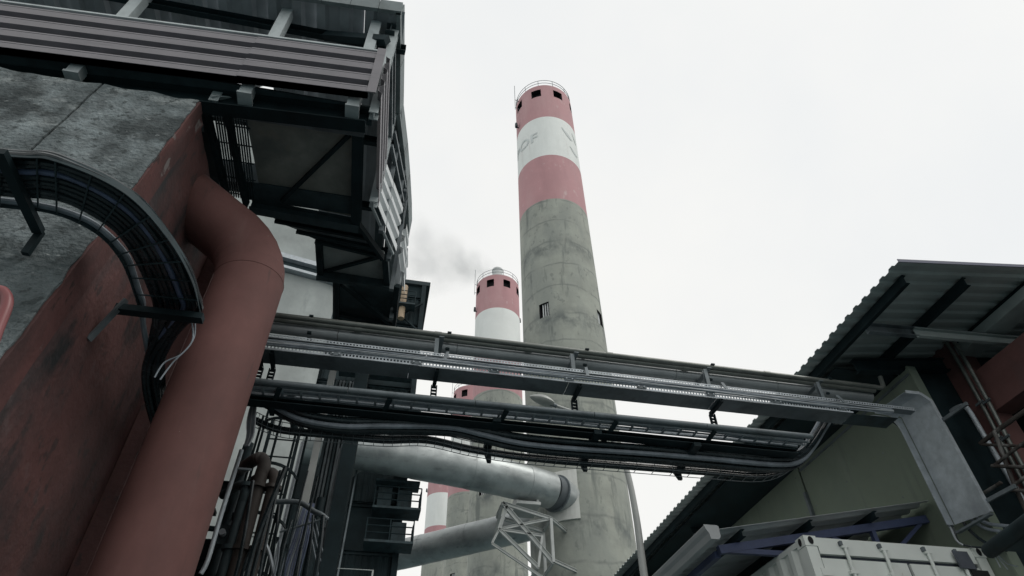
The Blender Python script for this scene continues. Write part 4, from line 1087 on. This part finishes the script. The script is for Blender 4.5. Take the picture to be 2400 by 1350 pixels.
MB().bar((-1.05, 9.1, 0), (-1.05, 9.1, 8.0), .10, .06, up=(0, 1, 0)).build('side_post', 'pale_frame', ld)
# rusty riser pipes
for k, (px, r, mat, lab) in enumerate(((575, .085, 'rust_pipe', 'stained brown riser pipe between red pipe and caged ladder'), (612, .075, 'rust_pipe', 'rusty riser pipe with a pale streak next to the ladder cage'), (548, .06, 'dark_steel', 'dark riser pipe hugging the edge of the red pipe'))):
    p = at(px, 1250, y=8.3)
    t = thing('riser_pipe', lab, 'pipe', (p.x, 8.3, 0), 'riser pipes behind the red pipe')
    MB().tube([(p.x, 8.3, 0), (p.x, 8.3, 5.6 - k * .2)], r, 16).build('pipe_run', mat, t)
    MB().tube(smooth_path([(p.x, 8.3, 5.6 - k * .2), (p.x, 8.3, 5.75 - k * .2), (p.x - .12, 8.45, 5.9 - k * .2), (p.x - .4, 8.9, 5.95 - k * .2)], 4), r, 16).build('bend', mat, t)
    for z in (3.6, 4.6, 5.4): MB().lathe((p.x, 8.3, z), [(r + .002, 0), (r + .035, 0), (r + .035, .05), (r + .002, .05)], 16).build('flange', mat, t)
for k, (x, y, r, z, mat, lab) in enumerate(((-1.98, 9.0, .05, 6.4, 'dark_steel', 'dark vertical pipe between the risers and the ladder cage'), (-2.25, 8.9, .07, 6.0, 'black_steel', 'black vertical pipe mostly hidden by the red pipe'),
        (-1.35, 9.75, .04, 6.9, 'galv', 'slim pale vertical pipe behind the ladder cage'), (-.82, 8.9, .06, 5.6, 'black_steel', 'black vertical pipe beside the hanging cable bundle'), (-.7, 9.3, .035, 6.6, 'mid_steel', 'slim grey vertical pipe in front of the boiler house'))):
    t = thing('riser_pipe', lab, 'pipe', (x, y, 0), 'riser pipes behind the red pipe')
    MB().tube([(x, y, 0), (x, y, z)], r, 12).build('pipe_run', mat, t)
    for zz in (2.6, 3.5, 4.4, 5.3): MB().box((x - r - .03, y - .03, zz), (x + r + .03, y + r + .05, zz + .05)).build('clamp', 'black_steel', t)
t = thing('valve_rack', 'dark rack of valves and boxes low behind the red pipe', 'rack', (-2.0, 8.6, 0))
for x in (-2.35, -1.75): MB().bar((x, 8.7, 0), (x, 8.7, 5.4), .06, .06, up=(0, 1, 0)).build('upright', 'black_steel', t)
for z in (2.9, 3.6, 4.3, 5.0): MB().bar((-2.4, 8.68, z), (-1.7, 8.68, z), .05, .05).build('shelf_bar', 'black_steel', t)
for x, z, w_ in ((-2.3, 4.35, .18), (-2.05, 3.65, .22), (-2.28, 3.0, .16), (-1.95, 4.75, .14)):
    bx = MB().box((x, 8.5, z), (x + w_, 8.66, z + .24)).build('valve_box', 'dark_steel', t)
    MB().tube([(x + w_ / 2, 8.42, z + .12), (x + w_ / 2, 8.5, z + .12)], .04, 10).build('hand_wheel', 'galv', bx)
for k in range(16):
    px0 = 520 + 14 * k + random.uniform(-5, 5); yy = random.uniform(7.6, 8.9); top = random.uniform(1000, 1120); b0 = at(px0, 1340, y=yy)
    P = [V(b0.x + random.uniform(-.02, .02), yy, 0.0), V(b0.x, yy, 2.0), V(b0.x + random.uniform(-.05, .05), yy, 3.4), V(b0.x + random.uniform(-.05, .05), yy + .02, 4.4), V(b0.x + random.uniform(-.08, .08), yy + .05, 5.0 + random.uniform(-.3, .6))]
    pale = k in (3, 9)
    tag(MB().tube(smooth_path(P, 4), random.uniform(.010, .028), 7).build('cable', 'cable_grey' if pale else 'cable'), 'pale cable dropping behind the red pipe among black ones' if pale else 'black cable dropping straight down behind the red pipe', 'cable', 'pale cables dropping behind the red pipe' if pale else 'black cables dropping behind the red pipe')
# galvanised conduit along the red pipe
P = [at(x_, y_, y=6.9) for x_, y_ in ((566, 1055), (520, 1200), (487, 1312), (470, 1345))]
t = thing('conduit_pipe', 'thin pale conduit running down along the edge of the red pipe', 'pipe', P[-1])
MB().tube(smooth_path(P, 4), .024, 10).build('pipe_run', 'galv', t)
p = P[0]; MB().bar(p + V(.0, 0, -.22), p + V(.16, 0, -.22), .02, .02).build('clip', 'galv', t)
# made-up backing steelwork and panels, added to keep this corner dark
t = thing('dark_backing_frame', 'dark backing frame added behind the risers and cables to darken the corner', 'frame', (-2.3, 9.6, 0))
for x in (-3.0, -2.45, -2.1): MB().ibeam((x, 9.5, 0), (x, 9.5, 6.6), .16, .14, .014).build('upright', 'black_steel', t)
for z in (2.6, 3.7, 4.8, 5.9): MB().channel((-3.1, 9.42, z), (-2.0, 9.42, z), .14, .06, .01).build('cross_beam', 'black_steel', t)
for xa in (-3.0, -2.45): MB().box((xa + .07, 9.56, .4), (xa + .46, 9.6, 5.2)).build('dark_backing_panel', 'boiler_wall', t)
# grey ribbed shutter leaning over by the ladder
p0, p1, p2, p3 = at(735, 1015, y=9.6), at(762, 1000, y=9.6), at(735, 1175, y=9.6), at(700, 1130, y=9.6)
t = thing('ribbed_panel', 'dark ribbed metal panel beside the ladder cage', 'panel', (p3.x, 9.6, p3.z))
for i in range(9):
    x = -1.0 + i * .055
    MB().prism([(-.022, 0), (.022, 0), (.012, -.035), (-.012, -.035)], (x, 9.62, 5.6), (x, 9.62, 8.05), (1, 0, 0), (0, 1, 0)).build('rib', 'mid_steel' if i % 3 else 'dark_steel', t)
MB().box((-1.03, 9.622, 5.58), (-.52, 9.64, 8.06)).build('sheet', 'dark_steel', t)
# hanging blue-grey cable bundle and its bracket arm
for k in range(9):
    o_ = k * 6
    P = [at(px, py, y=8.7 + .01 * k) for px, py in ((712 + o_ * .5, 1180), (700 + o_ * .6, 1215), (682 + o_ * .8, 1270), (664 + o_ * .9, 1320), (650 + o_ * .9, 1380), (640 + o_ * .9, 1440))]
    tag(MB().tube(smooth_path(P, 5), .011, 6).build('cable', 'cable_blue' if k % 3 else 'cable_grey'), 'blue-grey cable hanging in the bundle below the bent bracket arm', 'cable', 'hanging blue-grey bundle')
t = thing('bracket_arm', 'bent grey bracket arm with a rounded end beside the boiler house', 'bracket', at(740, 1190, y=8.6))
P = [at(px, py, y=8.6) for px, py in ((640, 1176), (690, 1176), (712, 1182), (735, 1198), (752, 1206), (766, 1217))]
MB().tube(smooth_path(P, 4), [.035] * 21, 10).build('arm', 'mid_steel', t)
MB().tube([at(655, 1247, y=8.6), at(752, 1218, y=8.6)], .015, 8).build('stay', 'mid_steel', t)
MB().tube([at(766, 1215, y=8.6), at(778, 1217, y=8.6)], .02, 8).build('tip', 'galv', t)
for k in range(3):
    P = [at(px, py, y=8.62) for px, py in ((722 + 8 * k, 1215), (732 + 9 * k, 1270), (742 + 11 * k, 1320), (750 + 12 * k, 1380))]
    tag(MB().tube(P, .008, 6).build('wire', 'cable_grey'), 'thin wire hanging from the bent bracket arm', 'wire', 'wires below the bracket arm')
p = at(640, 1250, y=8.9)
t = thing('bent_pipe', 'bent pale pipe snaking down in front of the ladder', 'pipe', p)
MB().tube(smooth_path([at(px, py, y=8.4) for px, py in ((612, 1225), (618, 1262), (632, 1300), (642, 1350), (650, 1400))], 5), .022, 8).build('pipe_run', 'galv', t)

# ================================================================== STREET LAMP
sl = thing('street_lamp', 'pale curved street lamp with a leaf-shaped head between the bridges', 'street lamp', (4.72, 11, 0))
P = smooth_path([(4.72, 11, 0), (4.72, 11, 3.0), (4.72, 11, 5.5), (4.74, 11, 6.7), (4.67, 11, 7.7), (4.40, 11, 8.35), (3.9, 11, 8.72), (3.25, 11, 8.94)], 7)
rs = [0.085 - 0.055 * i / (len(P) - 1) for i in range(len(P))]
MB().tube(P, rs, 14).build('pole', 'lamp_grey', sl)
MB().lathe((4.72, 11, 0), [(.2, 0), (.2, .04), (.12, .06), (.12, .5), (.09, .52)], 16).build('base', 'lamp_grey', sl)
hd = V(-.955, 0, .29).normalized(); hu = V(.29, 0, .955).normalized(); hc = V(3.27, 11, 8.93)
def lamp_shell(name, mat, lo, hi, zs):
    vs = []; fs = []; n = 14; m = 8
    for i in range(n + 1):
        t = i / n; w = .14 * (math.sin(math.pi * min(1, .12 + .88 * t) ** .8) ** .75) + .012
        if t > .98: w = .01
        h = (.11 * math.sin(math.pi * (.1 + .86 * t)) + .012)
        for j in range(m + 1):
            a = lo + (hi - lo) * j / m
            vs.append(hc + hd * (.52 * t) + V(0, 1, 0) * (w * math.cos(a)) + hu * (h * math.sin(a) * zs))
    for i in range(n):
        for j in range(m): fs.append((i*(m+1)+j, i*(m+1)+j+1, (i+1)*(m+1)+j+1, (i+1)*(m+1)+j))
    return MB().add(vs, fs, True).build(name, mat, sl)
lamp_shell('housing', 'lamp_grey', 0, math.pi, 1.0); lamp_shell('lens', 'lamp_lens', math.pi, 2 * math.pi, .55)
MB().tube([hc - hd * .08, hc + hd * .07], .045, 12).build('collar', 'mid_steel', sl)

# ================================================================== WAREHOUSE
EX, EZ, SL = 6.0, 7.27, 0.14
Y0, Y1 = 4.55, 20.15
wh = thing('warehouse', 'beige-walled warehouse under an overhanging corrugated roof', 'building', (9, 10, 0))
def rz(x): return EZ + SL * (x - EX)
y = Y0; i = 0
while y < Y1 - .1:
    w_ = min(.78, Y1 - y)
    MB().sheet((EX, y, EZ + (i % 2) * .006), (5.5, 0, 5.5 * SL), (0, w_ + .02, 0), (-SL, 0, 1), .195, .030, .004, .36).build('roof_sheet', 'roof_grey', wh)
    y += .78; i += 1
MB().box((EX + .05, Y0 - .02, rz(EX) - .012), (EX + .056, Y0 - .016, rz(EX))).build('verge_strip', 'roof_edge', wh)
b = MB(); b.hexa([(EX, Y0 - .012, EZ - .004), (EX + 5.5, Y0 - .012, rz(EX + 5.5) - .004), (EX + 5.5, Y0 - .004, rz(EX + 5.5) - .004), (EX, Y0 - .004, EZ - .004), (EX, Y0 - .012, EZ + .045), (EX + 5.5, Y0 - .012, rz(EX + 5.5) + .045), (EX + 5.5, Y0 - .004, rz(EX + 5.5) + .045), (EX, Y0 - .004, EZ + .045)])
b.build('verge_trim', 'roof_edge', wh)
for x in (EX + .22, EX + 1.2, EX + 2.3, EX + 3.6):
    MB().channel((x, Y0 + .22, rz(x) - .075), (x, Y1, rz(x) - .075), .14, .06, .006).build('purlin', 'black_steel', wh)
# eaves beam and rafters
for yy in (6.45, 9.4, 12.4, 15.4, 18.4):
    MB().ibeam((EX + .55, yy, rz(EX + .55) - .26), (EX + 5, yy, rz(EX + 5) - .26), .22, .12, .012).build('rafter', 'black_steel', wh)
q = at(2030, 778, z=7.12); 
MB().channel((q.x, q.y, 7.16), (11, q.y, 7.42), .16, .07, .01).build('tie_beam', 'mid_steel', wh)
MB().channel((q.x + .75, q.y - .05, 7.16), (11, q.y - .05, 7.36), .15, .06, .01).build('tie_beam', 'roof_grey', wh)
# wall of tall panels
WXR = 7.35
cy = 6.36
for k, (ya, yb) in enumerate(((cy, 9.42), (9.47, 12.5), (12.53, 15.6), (15.63, Y1))):
    MB().box((WXR, ya, 0), (WXR + .12, yb, 7.1)).build('wall_panel', 'beige_wall', wh)
MB().box((WXR + .03, cy + .05, 0), (WXR + .13, Y1 - .1, 7.08)).build('wall_core', 'inner_shade', wh)
MB().box((WXR - .012, cy - .03, 0), (WXR + .13, cy - .002, 7.12)).build('edge_trim', 'beige_wall', wh)
for ya in (9.445,):
    MB().bar((WXR - .03, ya, 0), (WXR - .03, ya, 6.6), .06, .06, up=(0, 1, 0)).build('down_pipe', 'mid_steel', wh)
for yy in (6.5, 7.45, 8.4, 9.3, 9.6, 10.6, 11.6, 12.4):
    for zz in (4.9, 5.6, 6.3, 6.95): MB().tube([(WXR - .006, yy, zz), (WXR, yy, zz)], .012, 6).build('fixing', 'mid_steel', wh)
MB().box((WXR - .012, cy, 6.98), (WXR - .001, 9.42, 7.02)).build('head_flashing', 'mid_steel', wh)
# soffit boarding: dark lining between wall head and eave
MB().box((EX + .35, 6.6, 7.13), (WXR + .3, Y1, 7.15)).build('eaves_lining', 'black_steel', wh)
# recessed red frame beyond the corner
RX = 8.2
MB().box((RX, 6.2, 0), (RX + .35, 6.75, 7.9)).build('column', 'red_frame', wh)
MB().box((RX + .05, 1.0, 6.35), (RX + .38, 6.2, 6.98)).build('beam', 'red_frame', wh)
MB().box((RX + .05, 1.0, 7.35), (RX + .38, 6.2, 7.5)).build('beam', 'roof_grey', wh)
MB().box((RX + .05, 1.0, 4.2), (RX + .38, 6.2, 4.7)).build('beam', 'red_frame', wh)
MB().box((RX + .06, 6.76, 0), (RX + .3, 8.0, 7.5)).build('return_wall', 'inner_shade', wh)
MB().box((RX + 2.2, 0.0, 0), (RX + 2.4, 9, 8.3)).build('rear_wall', 'boiler_wall', wh)
MB().box((RX + .4, 0.0, 5.3), (RX + 2.2, 9, 5.4)).build('floor_slab', 'dark_steel', wh)
MB().box((WXR + .14, 6.5, 0), (RX, 6.56, 7.3)).build('return_wall', 'black_steel', wh)
# conduits clipped to the red column
for k in range(2):
    P = [at(px + 16 * k, py - 4 * k, x=RX - .05) for px, py in ((2165, 800), (2206, 800), (2225, 812), (2300, 945), (2345, 1030), (2420, 1170))]
    t = thing('conduit_pipe', ('slim grey conduit bending down the red column, the nearer of two' if k else 'slim grey conduit bending down the red column, close to the beige wall'), 'pipe', P[3])
    MB().tube(smooth_path(P, 5), .028, 10).build('pipe_run', 'conduit', t)
    for s_ in (3, 4): MB().bar(P[s_] + V(-.03, -.07, 0), P[s_] + V(-.03, .07, 0), .02, .03).build('clip', 'mid_steel', t)

# vertical cable tray on the wall
vt = thing('riser_tray', 'pale galvanised cable tray bending down the beige wall', 'cable tray', (7.15, 6.4, 5))
ya, yb = 6.10, 6.66
VX = 7.16
pf = [(V(6.88, ya + .06, 6.49), V(6.88, yb + .06, 6.55)), (V(7.06, ya + .02, 6.46), V(7.06, yb + .03, 6.52)), (V(VX, ya, 6.34), V(VX, yb, 6.42)), (V(VX, ya, 4.78), V(VX, yb, 4.86))]
b = MB()
for (a, c), (d, e) in zip(pf[:-1], pf[1:]):
    nn = (d - a).cross(c - a).normalized() * .006
    b.hexa([a, d, e, c, a + nn, d + nn, e + nn, c + nn])
b.build('tray_cover', 'galv', vt)
b = MB()
for (a, c), (d, e) in zip(pf[:-1], pf[1:]):
    b.bar(c + V(-.05, .02, 0), e + V(-.05, .02, 0), .1, .012, up=(0, 1, 0)); b.bar(a + V(-.0, -.012, 0), d + V(-.0, -.012, 0), .05, .012, up=(0, 1, 0))
b.build('side_rail', 'galv', vt)
b = MB()
for i in range(30):
    z = 4.84 + i * .05; b.box((VX - .10, yb + .015, z), (VX - .004, yb + .022, z + .008))
b.build('slot_rungs', 'dark_steel', vt, kind='stuff')
for k in range(3):
    P = [(5.7, 6.3 + .03 * k, 5.98), (6.3, 6.5 + .04 * k, 6.2), (6.75, 6.72 + .02 * k, 6.44), (7.02, 6.69 + .016 * k, 6.38), (7.09 + .02 * k, 6.69, 6.1), (7.1 + .02 * k, 6.69, 5.4), (7.1 + .02 * k, 6.69, 4.85), (7.14, 6.66, 4.6), (7.3, 6.2, 4.4)]
    tag(MB().tube(smooth_path(P, 5), .013, 6).build('cable', 'cable' if k else 'cable_light'), ('dark cable following the bend of the pale riser tray' if k else 'pale cable following the bend of the pale riser tray'), 'cable', 'cables in the riser tray' if k else None)
for z in (6.02, 4.9): MB().bar((VX + .02, ya - .45, z), (VX + .02, ya + .1, z + .02), .03, .045).build('support_arm', 'mid_steel', vt)
MB().box((VX - .03, ya, 4.75), (VX + .03, yb + .02, 4.775)).build('end_lip', 'mid_steel', vt)
# cables leaving the foot of the tray
for k, (pts, mat) in enumerate(((((2290, 1215), (2320, 1228), (2380, 1236), (2440, 1258)), 'cable_grey'), (((2250, 1212), (2275, 1245), (2315, 1275), (2360, 1290)), 'cable'), (((2270, 1214), (2310, 1238), (2345, 1245)), 'cable_grey'))):
    P = [at(px, py, x=7.2 + .15 * (px - 2250) / 150) for px, py in pts]
    tag(MB().tube(smooth_path(P, 5), .02, 8).build('cable', mat), ['grey cable arching away from the foot of the riser tray', 'black cable sagging from the foot of the riser tray', 'short grey cable end below the riser tray'][k], 'cable')

# steel stair with tube handrails by the red column
st = thing('steel_stair', 'steel stair with rusty tube handrails beside the red column', 'staircase', (8, 5.6, 0))
def rail(pts, r, x, name='handrail', mat='rust_pipe'):
    P = [at(px, py, x=x) for px, py in pts]
    MB().tube(smooth_path(P, 4) if len(P) > 2 else P, r, 10).build(name, mat, st)
rail([(2205, 990), (2225, 968), (2250, 953), (2268, 958), (2300, 1010), (2345, 1085), (2420, 1210)], .034, 7.9, 'handrail', 'galv')
rail([(2298, 1040), (2350, 1000), (2410, 958)], .03, 7.75)
rail([(2302, 1042), (2380, 1045), (2440, 1050)], .02, 7.75, 'mid_rail')
rail([(2330, 1092), (2380, 1052), (2430, 1018)], .022, 7.7, 'mid_rail')
rail([(2325, 1092), (2380, 1094), (2430, 1095)], .024, 7.7, 'mid_rail')
rail([(2362, 1148), (2400, 1120), (2440, 1090)], .022, 7.65, 'mid_rail')
rail([(2365, 1148), (2430, 1152)], .024, 7.65, 'mid_rail')
rail([(2330, 1010), (2375, 1130), (2425, 1240)], .026, 7.72, 'baluster')
rail([(2302, 1158), (2340, 1135), (2346, 1130)], .022, 7.6, 'bracket_tube')
pa, pb = at(2318, 1292, y=5.3), at(2470, 1180, y=4.2)
MB().tube([pa, pb], .07, 12).build('stringer', 'black_steel', st)
MB().bar(pb, V(pb.x, pb.y, 0), .1, .1, up=(0, 1, 0)).build('post', 'dark_steel', st)
for i in range(5):
    c = pa.lerp(pb, .1 + .2 * i); MB().box((c.x, c.y - .12, c.z + .02), (c.x + .9, c.y + .12, c.z + .05)).build('tread', 'dark_steel', st)
for k, pts in enumerate((((2330, 1295), (2350, 1320), (2362, 1335)), ((2335, 1298), (2362, 1322), (2385, 1328)), ((2325, 1292), (2345, 1330)))):
    P = [at(px, py, y=5.28) for px, py in pts]
    tag(MB().tube(P, .006, 5).build('wire', 'cable_light'), 'frayed wire end hanging below the stair', 'wire', 'frayed wires')

# ================================================================== AWNING BEHIND THE CONTAINER
aw = thing('awning', 'low lean-to awning on blue steel frame with a pale gutter', 'awning', (6, 10, 0))
AY0, AY1 = 7.0, 14.0
GX, GZ = 4.02, 4.68
AS = .19
def az_(x): return GZ + AS * (x - GX)
y = AY0; i = 0
while y < AY1 - .1:
    MB().sheet((GX, y, GZ + .04 + (i % 2) * .005), (3.28, 0, 3.28 * AS), (0, .8, 0), (-AS, 0, 1), .2, .03, .004, .3).build('awning_sheet', 'awning', aw); y += .78; i += 1
# gutter: moulded profile swept along the eave
prof = [(0, .07), (-.16, .07), (-.165, .06), (-.15, .02), (-.12, -.02), (-.105, -.09), (-.015, -.09), (0, -.06)]
MB().prism(prof, (GX, AY0 - .03, GZ), (GX, AY1, GZ), (1, 0, 0), (0, 0, 1)).build('gutter', 'gutter', aw)
MB().prism([(0, .075), (-.17, .075), (-.155, .02), (-.125, -.025), (-.11, -.095), (-.01, -.095), (.02, -.06), (.02, .06)], (GX, AY0 - .045, GZ), (GX, AY0 - .0305, GZ), (1, 0, 0), (0, 0, 1)).build('gutter_end', 'gutter', aw)
for x in (GX + .35, GX + 1.35, GX + 2.35): MB().channel((x, AY0 + .02, az_(x) - .03), (x, AY1, az_(x) - .03), .09, .05, .005).build('purlin', 'black_steel', aw)
for yy in (AY0 + .22, 10.2, 13.6):
    MB().bar((GX + .1, yy, az_(GX + .1) - .14), (WXR - .02, yy, az_(WXR) - .14), .07, .1).build('rafter', 'blue_steel', aw)
    MB().bar((GX + .2, yy, GZ - .12), (WXR - .02, yy, GZ - .09), .06, .06).build('bottom_chord', 'blue_steel', aw)
    MB().bar((6.4, yy, GZ - .07), (6.4, yy, az_(6.4) - .18), .06, .06, up=(0, 1, 0)).build('upright', 'blue_steel', aw)
    MB().bar((6.3, yy, GZ - .08), (5.75, yy, az_(5.75) - .18), .045, .045).build('diagonal', 'blue_steel', aw)
    MB().bar((6.5, yy, GZ - .08), (7.2, yy, az_(7.2) - .18), .045, .045).build('diagonal', 'blue_steel', aw)
for yy in (13.85,): MB().bar((GX + .15, yy, 0), (GX + .15, yy, GZ), .1, .1, up=(0, 1, 0)).build('post', 'blue_steel', aw)
MB().bar((GX + .12, AY0 + .3, GZ - .14), (GX + .12, AY1, GZ - .14), .07, .08).build('edge_beam', 'blue_steel', aw)

# ================================================================== SHIPPING CONTAINER
CX0, CX1, CY0, CY1, CZ0, CZ1 = 4.90, 7.34, 6.62, 12.6, 1.604, 4.56
co = thing('shipping_container', 'white shipping container with lock rods on its doors', 'container', ((CX0 + CX1) / 2, 9, CZ0))
# corner castings with the shade of their holes painted as flat dark ovals
def casting(x, y, z, sx):
    w, d, h = .162, .178, .118
    b = MB(); b.box((x, y, z), (x + w, y + d, z + h))
    c = b.build('corner_casting', 'container', co)
    for (ctr, u, v, nn) in ((V(x + w/2, y - .002, z + h*.52), V(1, 0, 0), V(0, 0, 1), V(0, -1, 0)), (V(x - .002 if sx < 0 else x + w + .002, y + d/2, z + h*.52), V(0, 1, 0), V(0, 0, 1), V(sx, 0, 0))):
        vs = [ctr + u * .036 * math.cos(a) + v * .048 * math.sin(a) for a in np.linspace(0, 2*math.pi, 16, endpoint=False)]
        vs2 = [ctr + u * .042 * math.cos(a) + v * .055 * math.sin(a) for a in np.linspace(0, 2*math.pi, 16, endpoint=False)]
        m_ = MB().add([p + nn * .001 for p in vs], [tuple(range(16))]); m_.build('hole_shade', 'inner_shade', c)
        MB().add([p + nn * .0005 for p in vs2] + [p + nn * .004 for p in vs], [(j, (j+1) % 16, 16 + (j+1) % 16, 16 + j) for j in range(16)]).build('aperture_rim', 'container', c)
for x, sx in ((CX0, -1), (CX1 - .162, 1)):
    for z in (CZ0, CZ1 - .118):
        for yy in (CY0 - .004, CY1 - .178): casting(x, yy, z, sx)
for x in (CX0 + .006, CX1 - .146):
    MB().box((x, CY0 + .004, CZ0 + .12), (x + .14, CY0 + .16, CZ1 - .12)).build('corner_post', 'container', co)
    MB().box((x, CY1 - .16, CZ0 + .12), (x + .14, CY1 - .004, CZ1 - .12)).build('corner_post', 'container', co)
MB().box((CX0 + .165, CY0 + .01, CZ1 - .20), (CX1 - .165, CY0 + .1, CZ1 - .012)).build('header', 'container', co)
MB().box((CX0 + .165, CY0 + .01, CZ0), (CX1 - .165, CY0 + .1, CZ0 + .15)).build('sill', 'container', co)
MB().box((CX0 + .15, CY0 + .06, CZ0 + .15), (CX1 - .15, CY0 + .09, CZ1 - .19)).build('door_gasket', 'container_dark', co)
mid = CX0 + (CX1 - CX0) * .535
for xa, xb in ((CX0 + .165, mid - .022), (mid + .022, CX1 - .165)):
    d_ = MB().box((xa, CY0 + .02, CZ0 + .17), (xb, CY0 + .056, CZ1 - .245)).build('door', 'container', co)
    MB().box((xa + .05, CY0 + .0175, CZ1 - .47), (xb - .05, CY0 + .0195, CZ1 - .465)).build('panel_seam', 'container_dark', d_)
    for k in range(2):
        xx = xa + (xb - xa) * (.3 + .46 * k)
        rod = MB().tube([(xx, CY0 - .012, CZ0 + .05), (xx, CY0 - .012, CZ1 - .1)], .021, 10).build('lock_rod', 'container', d_)
        MB().box((xx - .045, CY0 - .03, CZ1 - .125), (xx + .04, CY0 + .009, CZ1 - .065)).build('cam_keeper', 'container', rod)
        MB().box((xx - .06, CY0 - .036, CZ1 - .1), (xx - .03, CY0 + .008, CZ1 - .05)).build('cam', 'mid_steel', rod)
        for z in (CZ1 - .42, CZ1 - 1.4, CZ1 - 2.3): MB().box((xx - .05, CY0 - .035, z), (xx + .05, CY0 + .019, z + .035)).build('rod_bracket', 'container', rod)
    hx = xa if xa < mid - .5 else xb
    for z in (CZ1 - .45, CZ1 - 1.2, CZ1 - 2.0, CZ1 - 2.7): MB().box((hx - .07, CY0 - .006, z), (hx + .07, CY0 + .0185, z + .08)).build('hinge', 'container', d_)
for s_, x in ((-1, CX0 + .03), (1, CX1 - .03)):
    MB().sheet((x, CY0 + .16, CZ0 + .1), (0, 0, CZ1 - CZ0 - .18), (0, CY1 - CY0 - .32, 0), (s_, 0, 0), .278, .036, .003, .27).build('side_panel', 'container', co)
    MB().box((x - .03, CY0 + .17, CZ1 - .08), (x + .03, CY1 - .18, CZ1 - .02)).build('top_rail', 'container', co)
    MB().box((x - .03, CY0 + .17, CZ0 + .01), (x + .03, CY1 - .18, CZ0 + .12)).build('bottom_rail', 'container', co)
MB().box((CX0 + .06, CY0 + .1, CZ1 - .04), (CX1 - .06, CY1 - .05, CZ1 - .03)).build('roof_panel', 'container', co)
vs, fs = text_mesh('780  46', .105)
tp = at(2203, 1372, y=CY0 + .018)
MB().add([(tp.x + v.x, CY0 + .0165, tp.z + v.y - .012) for v in vs], fs).build('lettering', 'black_print', co)
p, q = at(2237, 1290, y=CY0 - .06), at(2292, 1332, y=CY0 - .06)
b = MB(); b.hexa([(p.x, CY0 - .05, q.z), (q.x, CY0 - .045, q.z - .01), (q.x, CY0 - .02, q.z - .01), (p.x, CY0 - .02, q.z), (p.x - .02, CY0 - .05, p.z), (q.x - .03, CY0 - .05, p.z), (q.x - .03, CY0 - .03, p.z), (p.x - .02, CY0 - .03, p.z)])
tag(b.build('tarp_sheet', 'tarp'), 'dark grey sheet hung over the container door near the stair', 'tarp')
p, q = at(2275, 1336, y=CY0 - .03), at(2345, 1400, y=CY0 - .03)
tag(MB().box((p.x, CY0 - .04, q.z), (q.x, CY0 - .022, p.z)).build('notice_board', 'black_print'), 'black board fixed low on the container door', 'board')
